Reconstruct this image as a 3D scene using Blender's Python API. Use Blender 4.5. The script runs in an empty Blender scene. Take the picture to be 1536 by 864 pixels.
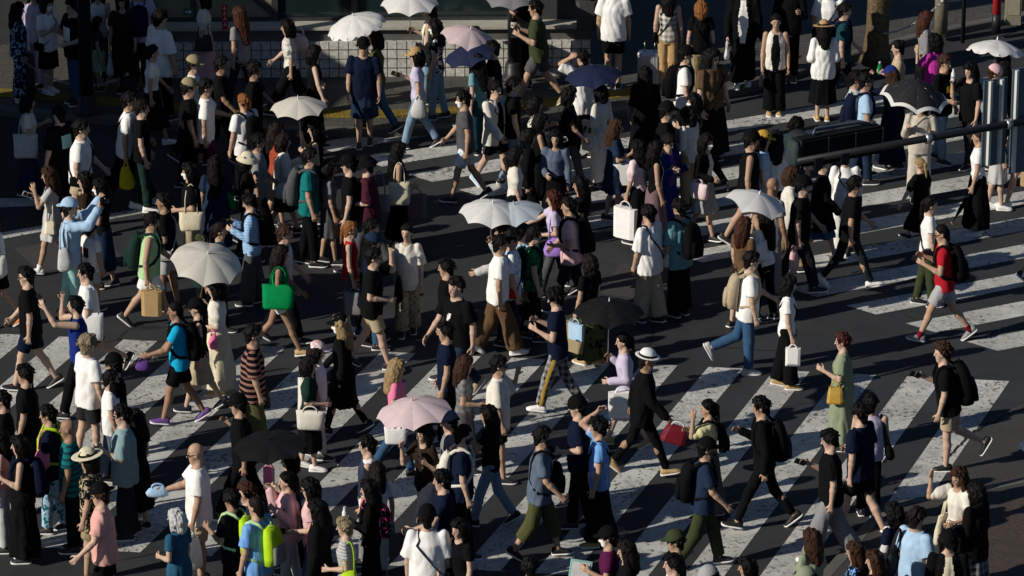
import bpy, math, random
import numpy as np
from mathutils import Vector, Matrix
from mathutils.geometry import tessellate_polygon
R = math.radians
random.seed(7)
scn = bpy.context.scene
COLL = scn.collection

# ------------------------------------------------------------------ camera
TILT, CAMH, FPX = R(21), 24.3, 2742 / math.tan(R(21))     # focal length in pixels of a 1536 wide frame
cd = bpy.data.cameras.new('camera'); cam = bpy.data.objects.new('camera', cd); COLL.objects.link(cam)
cd.sensor_width = 36; cd.lens = 36 * FPX / 1536; cd.clip_start = 1; cd.clip_end = 3000
cam.location = (0, 0, CAMH); cam.rotation_euler = (R(90) - TILT, 0, 0); scn.camera = cam

def at(px, py, z=0.0):
    """world point at height z seen at a pixel of the photograph"""
    d = Vector((px - 768, FPX * math.cos(TILT) + (432 - py) * math.sin(TILT), -FPX * math.sin(TILT) + (432 - py) * math.cos(TILT)))
    t = (z - CAMH) / d.z
    return Vector((0, 0, CAMH)) + d * t

def to_px(p):
    v = Vector(p) - Vector((0, 0, CAMH))
    zc = v.y * math.cos(TILT) - v.z * math.sin(TILT)
    yc = v.y * math.sin(TILT) + v.z * math.cos(TILT)
    return 768 + FPX * v.x / zc, 432 - FPX * yc / zc

# ------------------------------------------------------------------ tagging
def tag(o, label=None, cat=None, group=None, kind=None):
    if label: o['label'] = label
    if cat: o['category'] = cat
    if group: o['group'] = group
    if kind: o['kind'] = kind
    return o

def thing(name, label, cat, loc=(0, 0, 0), rz=0, scale=1, group=None):
    o = bpy.data.objects.new(name, None); COLL.objects.link(o)
    o.location = loc; o.rotation_euler = (0, 0, rz); o.scale = (scale,) * 3
    o.empty_display_size = .1
    return tag(o, label, cat, group)

def part(name, me, mats, parent=None, mat=None):
    """an object of its own for a (possibly shared) mesh; materials sit on the object"""
    o = bpy.data.objects.new(name, me); COLL.objects.link(o)
    if not isinstance(mats, (list, tuple)): mats = [mats]
    while len(me.materials) < len(mats): me.materials.append(None)
    for i, m in enumerate(mats):
        o.material_slots[i].link = 'OBJECT'; o.material_slots[i].material = m
    if parent: o.parent = parent
    if mat is not None: o.matrix_local = mat
    return o

# ------------------------------------------------------------------ mesh helpers
def mesh_np(name, v, quads, mi=None, smooth=True):
    me = bpy.data.meshes.new(name)
    n, m = len(v), len(quads)
    me.vertices.add(n); me.vertices.foreach_set('co', np.asarray(v, np.float32).ravel())
    me.loops.add(m * 4); me.loops.foreach_set('vertex_index', np.asarray(quads, np.int32).ravel())
    me.polygons.add(m); me.polygons.foreach_set('loop_start', np.arange(0, m * 4, 4, dtype=np.int32))
    if mi is not None: me.polygons.foreach_set('material_index', np.asarray(mi, np.int32))
    me.polygons.foreach_set('use_smooth', np.full(m, smooth))
    me.update(calc_edges=True)
    return me

class MB:
    def __init__(s): s.v = []; s.f = []; s.mi = []
    def poly(s, pts, mi=0):
        b = len(s.v); s.v += [tuple(p) for p in pts]; s.f.append(tuple(range(b, b + len(pts)))); s.mi.append(mi)
    def loft(s, rings, mi=0, cap=True, closed=True):
        b = len(s.v); n = len(rings[0])
        for r in rings: s.v += [tuple(p) for p in r]
        for i in range(len(rings) - 1):
            for j in range(n if closed else n - 1):
                k = (j + 1) % n
                s.f.append((b + i*n + j, b + i*n + k, b + (i+1)*n + k, b + (i+1)*n + j)); s.mi.append(mi)
        if cap:
            s.f.append(tuple(b + j for j in reversed(range(n)))); s.mi.append(mi)
            s.f.append(tuple(b + (len(rings)-1)*n + j for j in range(n))); s.mi.append(mi)
    def box(s, c, d, mi=0, ax=None):
        c = Vector(c); X, Y, Z = ax or (Vector((1,0,0)), Vector((0,1,0)), Vector((0,0,1)))
        hx, hy, hz = X * d[0] / 2, Y * d[1] / 2, Z * d[2] / 2
        s.loft([[c - hx - hy + q * hz, c + hx - hy + q * hz, c + hx + hy + q * hz, c - hx + hy + q * hz] for q in (-1, 1)], mi)
    def tube(s, path, r, n=8, mi=0, flat=1.0):
        path = [Vector(p) for p in path]; rings = []
        prev = None
        for i, p in enumerate(path):
            t = (path[min(i+1, len(path)-1)] - path[max(i-1, 0)]).normalized()
            a = prev if prev is not None else (Vector((0,0,1)) if abs(t.z) < .9 else Vector((1,0,0)))
            a = (a - t * a.dot(t)).normalized(); prev = a; b = t.cross(a)
            rr = r[i] if isinstance(r, (list, tuple)) else r
            rings.append([p + a * rr * math.cos(2*math.pi*j/n) + b * rr * flat * math.sin(2*math.pi*j/n) for j in range(n)])
        s.loft(rings, mi)
    def lathe(s, prof, n=20, c=(0,0,0), mi=0):
        s.loft([[(c[0] + r*math.cos(2*math.pi*j/n), c[1] + r*math.sin(2*math.pi*j/n), c[2] + z) for j in range(n)] for r, z in prof], mi)
    def mesh(s, name, smooth=False):
        me = bpy.data.meshes.new(name); me.from_pydata(s.v, [], s.f)
        me.polygons.foreach_set('material_index', s.mi)
        me.polygons.foreach_set('use_smooth', [smooth] * len(s.f))
        me.update(); me.validate()
        return me
    def build(s, name, mats, parent=None, smooth=False, mat=None):
        return part(name, s.mesh(name, smooth), mats, parent, mat)

# ------------------------------------------------------------------ implicit surfaces -> mesh
def smin(a, b, k):
    h = np.clip(.5 + .5 * (b - a) / k, 0, 1)
    return b * (1 - h) + a * h - k * h * (1 - h)

class Grid:
    def __init__(s, lo, hi, v):
        s.lo = np.array(lo, np.float32); s.v = v
        s.n = np.ceil((np.array(hi) - s.lo) / v).astype(int) + 1
        s.d = np.full(s.n, .2, np.float32)
    def block(s, lo, hi):
        i0 = np.clip(np.floor((np.array(lo) - s.lo) / s.v).astype(int), 0, s.n - 1)
        i1 = np.clip(np.ceil((np.array(hi) - s.lo) / s.v).astype(int) + 1, 1, s.n)
        i1 = np.maximum(i1, i0 + 1)
        sl = tuple(slice(a, b) for a, b in zip(i0, i1))
        ax = [(s.lo[k] + s.v * np.arange(i0[k], i1[k])).astype(np.float32) for k in range(3)]
        return sl, ax[0][:, None, None], ax[1][None, :, None], ax[2][None, None, :]
    def add(s, f, lo, hi, k=.02):
        m = 3 * s.v + k
        sl, X, Y, Z = s.block(np.array(lo) - m, np.array(hi) + m)
        s.d[sl] = smin(s.d[sl], f(X, Y, Z), k)
    def cut(s, f, lo, hi):
        sl, X, Y, Z = s.block(lo, hi)
        s.d[sl] = np.maximum(s.d[sl], -f(X, Y, Z))
    def keep(s, f):
        sl, X, Y, Z = s.block(s.lo, s.lo + s.v * s.n)
        s.d[sl] = np.maximum(s.d[sl], f(X, Y, Z))
    def rc(s, a, b, ra, rb, k=.02, flat=False):
        a = np.array(a, np.float32); b = np.array(b, np.float32); ab = b - a; L = max(float(ab @ ab), 1e-9); m = max(ra, rb)
        def f(X, Y, Z):
            px, py, pz = X - a[0], Y - a[1], Z - a[2]
            t = np.clip((px*ab[0] + py*ab[1] + pz*ab[2]) / L, 0, 1)
            d = np.sqrt((px - t*ab[0])**2 + (py - t*ab[1])**2 + (pz - t*ab[2])**2) - (ra + (rb - ra) * t)
            if flat: d = np.maximum(d, ((px - ab[0])*ab[0] + (py - ab[1])*ab[1] + (pz - ab[2])*ab[2]) / math.sqrt(L))   # straight hem
            return d
        s.add(f, np.minimum(a, b) - m, np.maximum(a, b) + m, k)
    def ell(s, c, r, k=.02, M=None, op='add'):
        c = np.array(c, np.float32); r = np.array(r, np.float32)
        Q = np.eye(3) if M is None else np.array(M)
        def f(X, Y, Z):
            p = [X - c[0], Y - c[1], Z - c[2]]
            q = [Q[0, i]*p[0] + Q[1, i]*p[1] + Q[2, i]*p[2] for i in range(3)]
            k0 = np.sqrt(sum((q[i]/r[i])**2 for i in range(3))); k1 = np.sqrt(sum((q[i]/r[i]**2)**2 for i in range(3)))
            return k0 * (k0 - 1) / np.maximum(k1, 1e-6)
        e = np.abs(Q) @ r
        if op == 'add': s.add(f, c - e, c + e, k)
        else: s.cut(f, c - e, c + e)
    def surf(s):
        d = s.d.copy()
        d[0] = d[-1] = .2; d[:, 0] = d[:, -1] = .2; d[:, :, 0] = d[:, :, -1] = .2
        ins = d < 0
        n = ins.shape; c = np.zeros([k - 1 for k in n], np.int8)
        for dx in (0, 1):
            for dy in (0, 1):
                for dz in (0, 1):
                    c += ins[dx:n[0]-1+dx, dy:n[1]-1+dy, dz:n[2]-1+dz]
        I = np.argwhere((c > 0) & (c < 8))
        idx = np.full(c.shape, -1, np.int32); idx[tuple(I.T)] = np.arange(len(I))
        cor = np.array([(x, y, z) for x in (0, 1) for y in (0, 1) for z in (0, 1)])
        D = np.stack([d[tuple((I + q).T)] for q in cor], 1)
        acc = np.zeros((len(I), 3)); cnt = np.zeros(len(I))
        for i in range(8):
            for j in range(i + 1, 8):
                if np.abs(cor[i] - cor[j]).sum() != 1: continue
                a, b = D[:, i], D[:, j]; m = (a < 0) != (b < 0)
                t = np.where(m, a / np.where(m, a - b, 1), 0)
                acc += np.where(m[:, None], cor[i] + t[:, None] * (cor[j] - cor[i]), 0); cnt += m
        V = (I + acc / cnt[:, None]) * s.v + s.lo
        Q = []
        for ax in range(3):
            o1, o2 = [(1, 2), (2, 0), (0, 1)][ax]
            a = np.take(ins, range(n[ax] - 1), ax); b = np.take(ins, range(1, n[ax]), ax)
            E = np.argwhere(a != b)
            if not len(E): continue
            up = a[tuple(E.T)]
            e1 = np.zeros(3, int); e1[o1] = 1; e2 = np.zeros(3, int); e2[o2] = 1
            q = np.stack([idx[tuple((E - e1 - e2).T)], idx[tuple((E - e2).T)], idx[tuple(E.T)], idx[tuple((E - e1).T)]], 1)
            Q.append(np.where(up[:, None], q, q[:, ::-1]))
        return V.astype(np.float32), np.concatenate(Q)

def face_geo(V, Q):
    c = V[Q].mean(1); nrm = np.cross(V[Q[:, 2]] - V[Q[:, 0]], V[Q[:, 3]] - V[Q[:, 1]])
    nrm /= np.maximum(np.linalg.norm(nrm, axis=1, keepdims=True), 1e-9)
    return c, nrm

# ------------------------------------------------------------------ materials
def new_mat(name):
    m = bpy.data.materials.new(name); m.use_nodes = True
    nt = m.node_tree; b = nt.nodes['Principled BSDF']
    return m, nt, b
def node(nt, t, **kw):
    n = nt.nodes.new(t)
    for k, v in kw.items():
        if k in n.inputs: n.inputs[k].default_value = v
        else: setattr(n, k, v)
    return n
def ramp(nt, fac, stops):
    r = nt.nodes.new('ShaderNodeValToRGB'); e = r.color_ramp.elements
    while len(e) < len(stops): e.new(.5)
    for i, (p, c) in enumerate(stops):
        e[i].position = p; e[i].color = (*c, 1) if isinstance(c, (tuple, list)) else (c, c, c, 1)
    nt.links.new(fac, r.inputs[0]); return r
def mixc(nt, fac, a, b):
    m = nt.nodes.new('ShaderNodeMix'); m.data_type = 'RGBA'
    for s, v in ((m.inputs[0], fac), (m.inputs[6], a), (m.inputs[7], b)):
        if isinstance(v, (int, float)): s.default_value = v
        elif isinstance(v, (tuple, list)): s.default_value = (*v, 1) if len(v) == 3 else v
        else: nt.links.new(v, s)
    return m.outputs[2]
COL = dict(black=(.0048,.005,.006), char=(.020,.020,.023), white=(.79,.78,.765), offw=(.68,.65,.58), cream=(.66,.60,.44), beige=(.42,.34,.23),
    khaki=(.30,.24,.14), tan=(.42,.28,.13), brown=(.11,.065,.035), dbrown=(.022,.014,.010), navy=(.006,.010,.028), denim=(.035,.085,.17), ddenim=(.014,.026,.055), ldenim=(.20,.30,.42),
    blue=(.012,.025,.17), royal=(.06,.16,.42), cyan=(.01,.36,.62), lblue=(.36,.52,.70), sky=(.16,.35,.70), teal=(.008,.15,.15), dteal=(.010,.045,.062), aqua=(.14,.29,.31), mint=(.36,.64,.58), green=(.002,.21,.06), dgreen=(.012,.032,.026),
    lime=(.42,.66,.02), pgreen=(.38,.58,.30), olive=(.040,.050,.024), moss=(.075,.08,.032), sage=(.23,.27,.18), red=(.38,.012,.022), maroon=(.06,.014,.026), wine=(.16,.006,.018), dusty=(.24,.12,.10), petrol=(.022,.085,.15), rust=(.30,.06,.03), pink=(.78,.20,.36), hotpink=(.75,.05,.25),
    blush=(.66,.36,.31), rose=(.66,.42,.44), palepink=(.74,.58,.60), magenta=(.48,.04,.32), purple=(.11,.05,.22), oat=(.52,.47,.40), aquagrey=(.22,.32,.34), bluenavy=(.010,.017,.058), violet=(.38,.22,.68), lilac=(.52,.47,.62), grey=(.22,.22,.23), lgrey=(.48,.48,.48), mgrey=(.34,.34,.35), dgrey=(.08,.08,.085),
    slate=(.10,.13,.19), yellow=(.78,.66,.01), lemon=(.74,.70,.36), gold=(.45,.28,.05), orange=(.65,.22,.03), shadewhite=(.48,.54,.60), silver=(.55,.56,.58), mauve=(.17,.11,.13), plum=(.08,.01,.05), stone=(.33,.31,.26))
_cloth = {}
def cloth(spec):
    """spec: colour or colour/pattern/colour2"""
    if spec in _cloth: return _cloth[spec]
    p = spec.split('/'); c = COL[p[0]]
    m, nt, b = new_mat('cloth_' + spec.replace('/', '_'))
    b.inputs['Roughness'].default_value = .9
    b.inputs['Specular IOR Level'].default_value = .06
    tc = node(nt, 'ShaderNodeTexCoord'); L = nt.links
    n1 = node(nt, 'ShaderNodeTexNoise', Scale=9.0, Detail=3.0); L.new(tc.outputs['Object'], n1.inputs[0])
    base = ramp(nt, n1.outputs[0], [(.25, tuple(x*.84 for x in c)), (.75, tuple(min(x*1.08, .85) for x in c))]).outputs[0]
    if len(p) > 1:
        c2 = COL[p[2]]; k = p[1]
        sx = node(nt, 'ShaderNodeSeparateXYZ'); L.new(tc.outputs['Object'], sx.inputs[0])
        def wave(out, per, th):
            a = node(nt, 'ShaderNodeMath', operation='MULTIPLY'); L.new(out, a.inputs[0]); a.inputs[1].default_value = 1/per
            f = node(nt, 'ShaderNodeMath', operation='FRACT'); L.new(a.outputs[0], f.inputs[0])
            g = node(nt, 'ShaderNodeMath', operation='LESS_THAN'); L.new(f.outputs[0], g.inputs[0]); g.inputs[1].default_value = th
            return g.outputs[0]
        if k == 'stripe': fac = wave(sx.outputs[2], .075, .42)
        elif k == 'fine': fac = wave(sx.outputs[2], .04, .35)
        elif k == 'check':
            a, q, y = wave(sx.outputs[2], .09, .5), wave(sx.outputs[0], .09, .5), wave(sx.outputs[1], .09, .5)
            t = node(nt, 'ShaderNodeMath', operation='ADD'); L.new(q, t.inputs[0]); L.new(y, t.inputs[1])
            t2 = node(nt, 'ShaderNodeMath', operation='ADD'); L.new(t.outputs[0], t2.inputs[0]); L.new(a, t2.inputs[1])
            t3 = node(nt, 'ShaderNodeMath', operation='MULTIPLY'); L.new(t2.outputs[0], t3.inputs[0]); t3.inputs[1].default_value = .33; fac = t3.outputs[0]
        else:
            sc = {'floral': 16., 'spots': 22., 'blotch': 9., 'crease': 5.}[k]
            nz = node(nt, 'ShaderNodeTexNoise', Scale=sc, Detail=2.5, Distortion=1.2); L.new(tc.outputs['Object'], nz.inputs[0])
            fac = ramp(nt, nz.outputs[0], [(.54, 0), (.58, 1)]).outputs[0]
        base = mixc(nt, fac, base, c2)
    L.new(base, b.inputs['Base Color'])
    w = node(nt, 'ShaderNodeTexNoise', Scale=17.0, Detail=5.0, Distortion=1.6); mp = node(nt, 'ShaderNodeMapping')
    mp.inputs['Scale'].default_value = (1, 1, .55)
    L.new(tc.outputs['Object'], mp.inputs[0]); L.new(mp.outputs[0], w.inputs[0])
    bp = node(nt, 'ShaderNodeBump', Strength=.32, Distance=.016); L.new(w.outputs[0], bp.inputs['Height']); L.new(bp.outputs[0], b.inputs['Normal'])
    _cloth[spec] = m; return m
_plain = {}
def plain(name, c, rough=.6, metal=0., spec=.4, noise=.12, scale=12., bump=0., trans=0):
    if name in _plain: return _plain[name]
    if isinstance(c, str): c = COL[c]
    m, nt, b = new_mat(name); L = nt.links
    tc = node(nt, 'ShaderNodeTexCoord'); n1 = node(nt, 'ShaderNodeTexNoise', Scale=scale, Detail=4.0); L.new(tc.outputs['Object'], n1.inputs[0])
    r = ramp(nt, n1.outputs[0], [(.3, tuple(x*(1-noise) for x in c)), (.7, tuple(min(x*(1+noise), .9) for x in c))])
    L.new(r.outputs[0], b.inputs['Base Color'])
    b.inputs['Roughness'].default_value = rough; b.inputs['Metallic'].default_value = metal; b.inputs['Specular IOR Level'].default_value = spec
    if bump:
        bp = node(nt, 'ShaderNodeBump', Strength=bump, Distance=.02); L.new(n1.outputs[0], bp.inputs['Height']); L.new(bp.outputs[0], b.inputs['Normal'])
    if trans:
        b.inputs['Transmission Weight'].default_value = 0
        t = nt.nodes.new('ShaderNodeBsdfTranslucent'); L.new(r.outputs[0], t.inputs[0]); mx = nt.nodes.new('ShaderNodeMixShader'); mx.inputs[0].default_value = trans
        L.new(b.outputs[0], mx.inputs[1]); L.new(t.outputs[0], mx.inputs[2]); L.new(mx.outputs[0], nt.nodes['Material Output'].inputs[0])
    _plain[name] = m; return m
SKIN = []
for i, c in enumerate([(.50,.335,.25), (.42,.265,.18), (.29,.17,.11), (.14,.07,.045)]):
    m = plain('skin_%d' % i, c, .55, 0, .35, .06, 30.); m.node_tree.nodes['Principled BSDF'].inputs['Subsurface Weight'].default_value = .0
    SKIN.append(m)
M_EYE = plain('eye_and_brow', (.02,.014,.012), .35)
M_LIP = plain('lips', (.34,.12,.10), .45)
HAIR = {}
for k, c in dict(black=(.0045,.004,.004), dark=(.010,.007,.006), brown=(.035,.017,.010), auburn=(.045,.017,.010), ginger=(.19,.075,.025), blond=(.26,.18,.09), ash=(.20,.16,.10), grey=(.42,.42,.42), red=(.050,.014,.010)).items():
    m, nt, b = new_mat('hair_' + k); L = nt.links
    tc = node(nt, 'ShaderNodeTexCoord'); mp = node(nt, 'ShaderNodeMapping'); mp.inputs['Scale'].default_value = (60, 60, 9)
    n1 = node(nt, 'ShaderNodeTexNoise', Scale=1.0, Detail=3.0); L.new(tc.outputs['Object'], mp.inputs[0]); L.new(mp.outputs[0], n1.inputs[0])
    L.new(ramp(nt, n1.outputs[0], [(.3, tuple(x*.6 for x in c)), (.7, tuple(x*1.4 for x in c))]).outputs[0], b.inputs['Base Color'])
    bp = node(nt, 'ShaderNodeBump', Strength=.7, Distance=.015); L.new(n1.outputs[0], bp.inputs['Height']); L.new(bp.outputs[0], b.inputs['Normal'])
    b.inputs['Roughness'].default_value = .6; b.inputs['Specular IOR Level'].default_value = .10
    HAIR[k] = m
# ------------------------------------------------------------------ skeletons
def vdir(f, ab, side):           # arm direction from flexion and abduction
    return Vector((math.sin(f) * math.cos(ab), side * math.sin(ab), -math.cos(f) * math.cos(ab)))
ARMS = {  # flex, abduct, elbow bend, inward turn of the forearm
    'd': (3, 9, 12, .05), 'n': (-10, 10, 14, .05), 'p': (8, 10, 108, .36), 'q': (40, 8, 75, .30), 'k': (-4, 10, 84, .45), 'h': (72, 28, 112, .35), 'u': (-8, 12, 138, .2),
    'c': (98, 12, 50, .28), 'x': (52, 14, 10, 0), 'o': (12, 42, 8, 0), 's': (10, 14, 145, .25), 'm': (38, 12, 128, .30), 'b': (-28, 12, 18, .0),
    'r': (125, 25, 110, .2), 'i': (-12, 16, 42, .15), 'f': (30, 10, 45, .1), 'l': (18, 12, 30, .0)}
LEGS = {  # (flex, knee, foot pitch) for side A and side B, plus lean
    'a': ((19, 5, 6), (-13, 19, -30), 3), 'A': ((26, 5, 10), (-18, 20, -38), 5), 'c': ((-3, 3, 0), (2, 52, -38), 3), 'C': ((3, 3, 0), (-18, 48, -60), 4),
    's': ((1, 2, 0), (-1, 2, 0), 1), 't': ((8, 4, 0), (-7, 5, -8), 2)}
for k, v in {'b': 'a', 'B': 'A', 'e': 'c', 'E': 'C'}.items(): LEGS[k] = (LEGS[v][1], LEGS[v][0], LEGS[v][2])

class Rig:
    """joints of a 1.70 m figure: x forward, y left, z up, soles on z = 0"""
    def __init__(s, sex, legs, arms, flip, lean, look, pitch):
        s.sex = sex; f = sex == 'f'; s.fat = 1.0
        lg = LEGS[legs]; s.lean = R(lg[2] + lean)
        s.sh = .165 if f else .188; s.hip = .082
        side_leg = {'A': lg[0], 'B': lg[1]}; sgn = {'A': 1, 'B': -1} if flip else {'A': -1, 'B': 1}
        s.sgn = sgn; J = s.J = {}
        low = 9
        for q in 'AB':
            fl, kn, fp = (R(x) for x in side_leg[q]); y = sgn[q] * s.hip
            h = Vector((0, y, 0)); k = h + Vector((math.sin(fl), 0, -math.cos(fl))) * .42
            a = k + Vector((math.sin(fl - kn), 0, -math.cos(fl - kn))) * .40
            Rf = Matrix.Rotation(-fp, 3, 'Y')
            J['hip' + q], J['knee' + q], J['ank' + q] = h, k, a; J['foot' + q] = Rf
            for c in ((-.07, 0, -.078), (.10, 0, -.078), (.17, 0, -.07)): low = min(low, (a + Rf @ Vector(c)).z)
        up = Vector((0, 0, -low))
        for k in J:
            if isinstance(J[k], Vector): J[k] = J[k] + up
        s.pel = up.copy(); u = s.u = Vector((math.sin(s.lean), 0, math.cos(s.lean))); s.fw = Vector((math.cos(s.lean), 0, -math.sin(s.lean)))
        T = lambda t, x=0, y=0: s.pel + u * t + s.fw * x + Vector((0, y, 0)); s.T = T
        s.neck = T(.545, -.012)
        s.Rh = Matrix.Rotation(R(look), 3, 'Z') @ Matrix.Rotation(R(pitch + 4), 3, 'Y')
        s.hc = s.neck + Vector((.025 + .5 * math.sin(s.lean) * .1, 0, .145))
        for q, code in zip('AB', arms):
            g = sgn[q]; sp = T(.475, -.005, g * s.sh)
            if code == 'w' or code == 'd' and legs in 'abABcCeE':
                fl = math.degrees(math.atan2(J['ank' + q].x, .8)); fx, ab, el, inn = (-fl * (.95 if code == 'w' else .6) + 3, 9, 12 + max(0, -fl) * .8, .12)
            else: fx, ab, el, inn = ARMS[code]
            d1 = vdir(R(fx) , R(ab), g); e = sp + d1 * .285
            d2 = Vector((math.sin(R(fx + el)), 0, -math.cos(R(fx + el)))) + Vector((0, g * (math.sin(R(ab)) * .7 - inn), 0)); d2.normalize()
            w = e + d2 * .245
            th = s.fw * (1 - abs(d2.x)) + Vector((0, 0, 1)) * abs(d2.x) + Vector((0, -g * .2 * abs(d2.x), 0)); th = (th - d2 * th.dot(d2)).normalized()
            nn = d2.cross(th);  nn = nn if nn.y * g < 0 else -nn
            J['sho' + q], J['elb' + q], J['wri' + q] = sp, e, w
            J['hd' + q], J['th' + q], J['pn' + q] = d2, th, nn; J['hand' + q] = w + d2 * .09 + nn * .02
    def bounds(s, m=.14):
        P = [v for v in s.J.values() if isinstance(v, Vector) and v.length > 0 and v is not None]
        pts = [s.J[k] for k in s.J if k[:3] in ('hip', 'kne', 'ank', 'sho', 'elb', 'wri') or k[:4] == 'hand'] + [s.hc]
        for q in 'AB':
            pts.append(s.J['ank' + q] + s.J['foot' + q] @ Vector((.19, 0, -.07))); pts.append(s.J['wri' + q] + s.J['hd' + q] * .2)
        a = np.array([tuple(p) for p in pts]); return a.min(0) - m, a.max(0) + m

PROF = {'m': [(-.12,.10,.09), (-.05,.163,.112), (.02,.168,.118), (.14,.146,.104), (.28,.160,.112), (.38,.172,.112), (.46,.165,.088), (.51,.115,.068), (.56,.055,.055)],
        'f': [(-.12,.10,.09), (-.05,.160,.110), (.02,.158,.112), (.15,.118,.086), (.28,.134,.104), (.35,.142,.116), (.44,.140,.080), (.50,.095,.060), (.56,.048,.050)]}
def torso(rig, off=0.0, t0=-.14, t1=.56, ease=0.0):
    pr = np.array(PROF[rig.sex]); pel = np.array(rig.pel); u = np.array(rig.u); fw = np.array(rig.fw)
    tt = pr[:, 0]; A = pr[:, 1] + off; B = pr[:, 2] + off
    A = np.where(tt > .4, pr[:, 1] + min(off, .012), A); B = np.where(tt > .4, pr[:, 2] + min(off, .014), B)
    if ease:   # loose cloth hangs from the widest part above
        i = 5; A[:i] = np.maximum(A[:i], A[i] * (1 - .03)) + ease * np.linspace(1, .3, i); B[:i] = np.maximum(B[:i], B[i] * .98) + ease * np.linspace(1, .3, i)
    def f(X, Y, Z):
        px, py, pz = X - pel[0], Y - pel[1], Z - pel[2]
        t = px*u[0] + py*u[1] + pz*u[2]; x = px*fw[0] + py*fw[1] + pz*fw[2]
        a = np.interp(t, tt, A).astype(np.float32); b = np.interp(t, tt, B).astype(np.float32)
        q = (np.sqrt((x/b)**2 + (py/a)**2 + 1e-9) - 1) * np.minimum(a, b)
        return np.maximum(q, np.maximum(t0 - t, t - t1))
    lo = np.minimum(pel + u*t0, pel + u*t1) - .25; hi = np.maximum(pel + u*t0, pel + u*t1) + .25
    return f, lo, hi

VOX = .0125
def body_mesh(rig):
    lo, hi = rig.bounds(); g = Grid(lo, hi, VOX); J = rig.J; f = rig.sex == 'f'; k = .92 if f else 1.0
    g.add(*torso(rig), k=.03)
    g.rc(rig.T(.50, -.02), rig.hc + rig.Rh @ Vector((-.025, 0, -.06)), .058*k, .052*k, .03)
    H = lambda x, y, z: rig.hc + rig.Rh @ Vector((x, y, z)); M = rig.Rh
    g.ell(H(-.012, 0, .025), (.094, .075, .092), .01, M)
    g.rc(H(.028, 0, -.02), H(.048, 0, -.088), .060, .034 if f else .040, .03)
    g.rc(H(.088, 0, .010), H(.106, 0, -.024), .008, .0115, .014)
    g.rc(H(.072, -.018, -.056), H(.072, .018, -.056), .016, .016, .012)
    for q in (-1, 1):
        g.ell(H(-.008, q*.077, -.012), (.022, .011, .034), .008, M)
        g.ell(H(.100, q*.034, .010), (.022, .017, .012), op='cut', M=M)
    for q in 'AB':
        sp, e, w = J['sho' + q], J['elb' + q], J['wri' + q]
        g.rc(sp, e, .052*k, .040*k, .03); g.rc(e, e.lerp(w, .3), .040*k, .041*k, .015); g.rc(e.lerp(w, .3), w, .041*k, .026*k, .015)
        d, th, pn = J['hd' + q], J['th' + q], J['pn' + q]
        for o in (-.024, -.008, .008, .024): g.rc(w + th * o * .55, w + d*.085 + th*o, .0155, .0135, .012)
        for i, o in enumerate((.027, .009, -.010, -.029)):
            Lf = (.072, .08, .074, .058)[i]; a = w + d*.085 + th*o; b = a + (d*.9 + pn*.42 + th*o*4).normalized() * Lf * .55
            c = b + (d*.55 + pn*.8 + th*o*3).normalized() * Lf * .5
            g.rc(a, b, .0098, .0092, .004); g.rc(b, c, .0092, .008, .004)
        a = w + d*.03 + th*.028; b = a + (d*.75 + th*.7 + pn*.35).normalized()*.045; c = b + (d*.9 + th*.15 + pn*.45).normalized()*.035
        g.rc(a, b, .014, .0115, .008); g.rc(b, c, .0115, .009, .005)
        h, kn, an = J['hip' + q], J['knee' + q], J['ank' + q]
        g.rc(h, kn, .084*k, .054*k, .04); g.rc(kn, kn.lerp(an, .32) + Vector((-.012, 0, 0)), .052*k, .054*k, .02); g.rc(kn.lerp(an, .32) + Vector((-.012, 0, 0)), an, .054*k, .034*k, .02)
        F = J['foot' + q]
        g.rc(an + F @ Vector((-.03, 0, -.04)), an + F @ Vector((.13, 0, -.060)), .032, .020, .02)
    V, Q = g.surf(); c, n = face_geo(V, Q)
    l = (c - np.array(rig.hc)) @ np.array(rig.Rh)
    mi = np.zeros(len(Q), int); fr = (l[:, 0] > .055) & (n @ np.array(rig.Rh)[:, 0] > .2)
    ay = np.abs(l[:, 1])
    mi[fr & (ay > .018) & (ay < .046) & (((l[:, 2] > .000) & (l[:, 2] < .013)) | ((l[:, 2] > .027) & (l[:, 2] < .036)))] = 1
    mi[fr & (ay < .024) & (l[:, 2] > -.064) & (l[:, 2] < -.050)] = 2
    return mesh_np('body', V, Q, mi)

def folds(amp, seed=0):
    rs = np.random.RandomState(seed); W = [(rs.uniform(-1, 1, 3) * np.array((34, 34, 9)), rs.uniform(0, 6), rs.uniform(.5, 1)) for _ in range(6)]
    def f(X, Y, Z):
        s = 0
        for i, (w, ph, a) in enumerate(W):
            q = np.sin(X*w[0] + Y*w[1] + Z*w[2] + ph + (1.0*np.sin(Z*9 + ph + X*6) if i % 2 else .5*np.sin(Z*14 + Y*9)))
            s = s + a * (q if i < 3 else 1.2 - 2.4 * np.abs(q))          # soft waves and sharp pleats
        return s * amp / 2.9
    return f

def leg_x(rig, z):
    xs = []
    for q in 'AB':
        p = [rig.J['hip' + q], rig.J['knee' + q], rig.J['ank' + q]]
        zz = np.array([p[2].z, p[1].z, p[0].z]); xx = np.array([p[2].x, p[1].x, p[0].x])
        o = np.argsort(zz); xs.append(np.interp(z, zz[o], xx[o]))
    return np.minimum(*xs), np.maximum(*xs)

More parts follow.
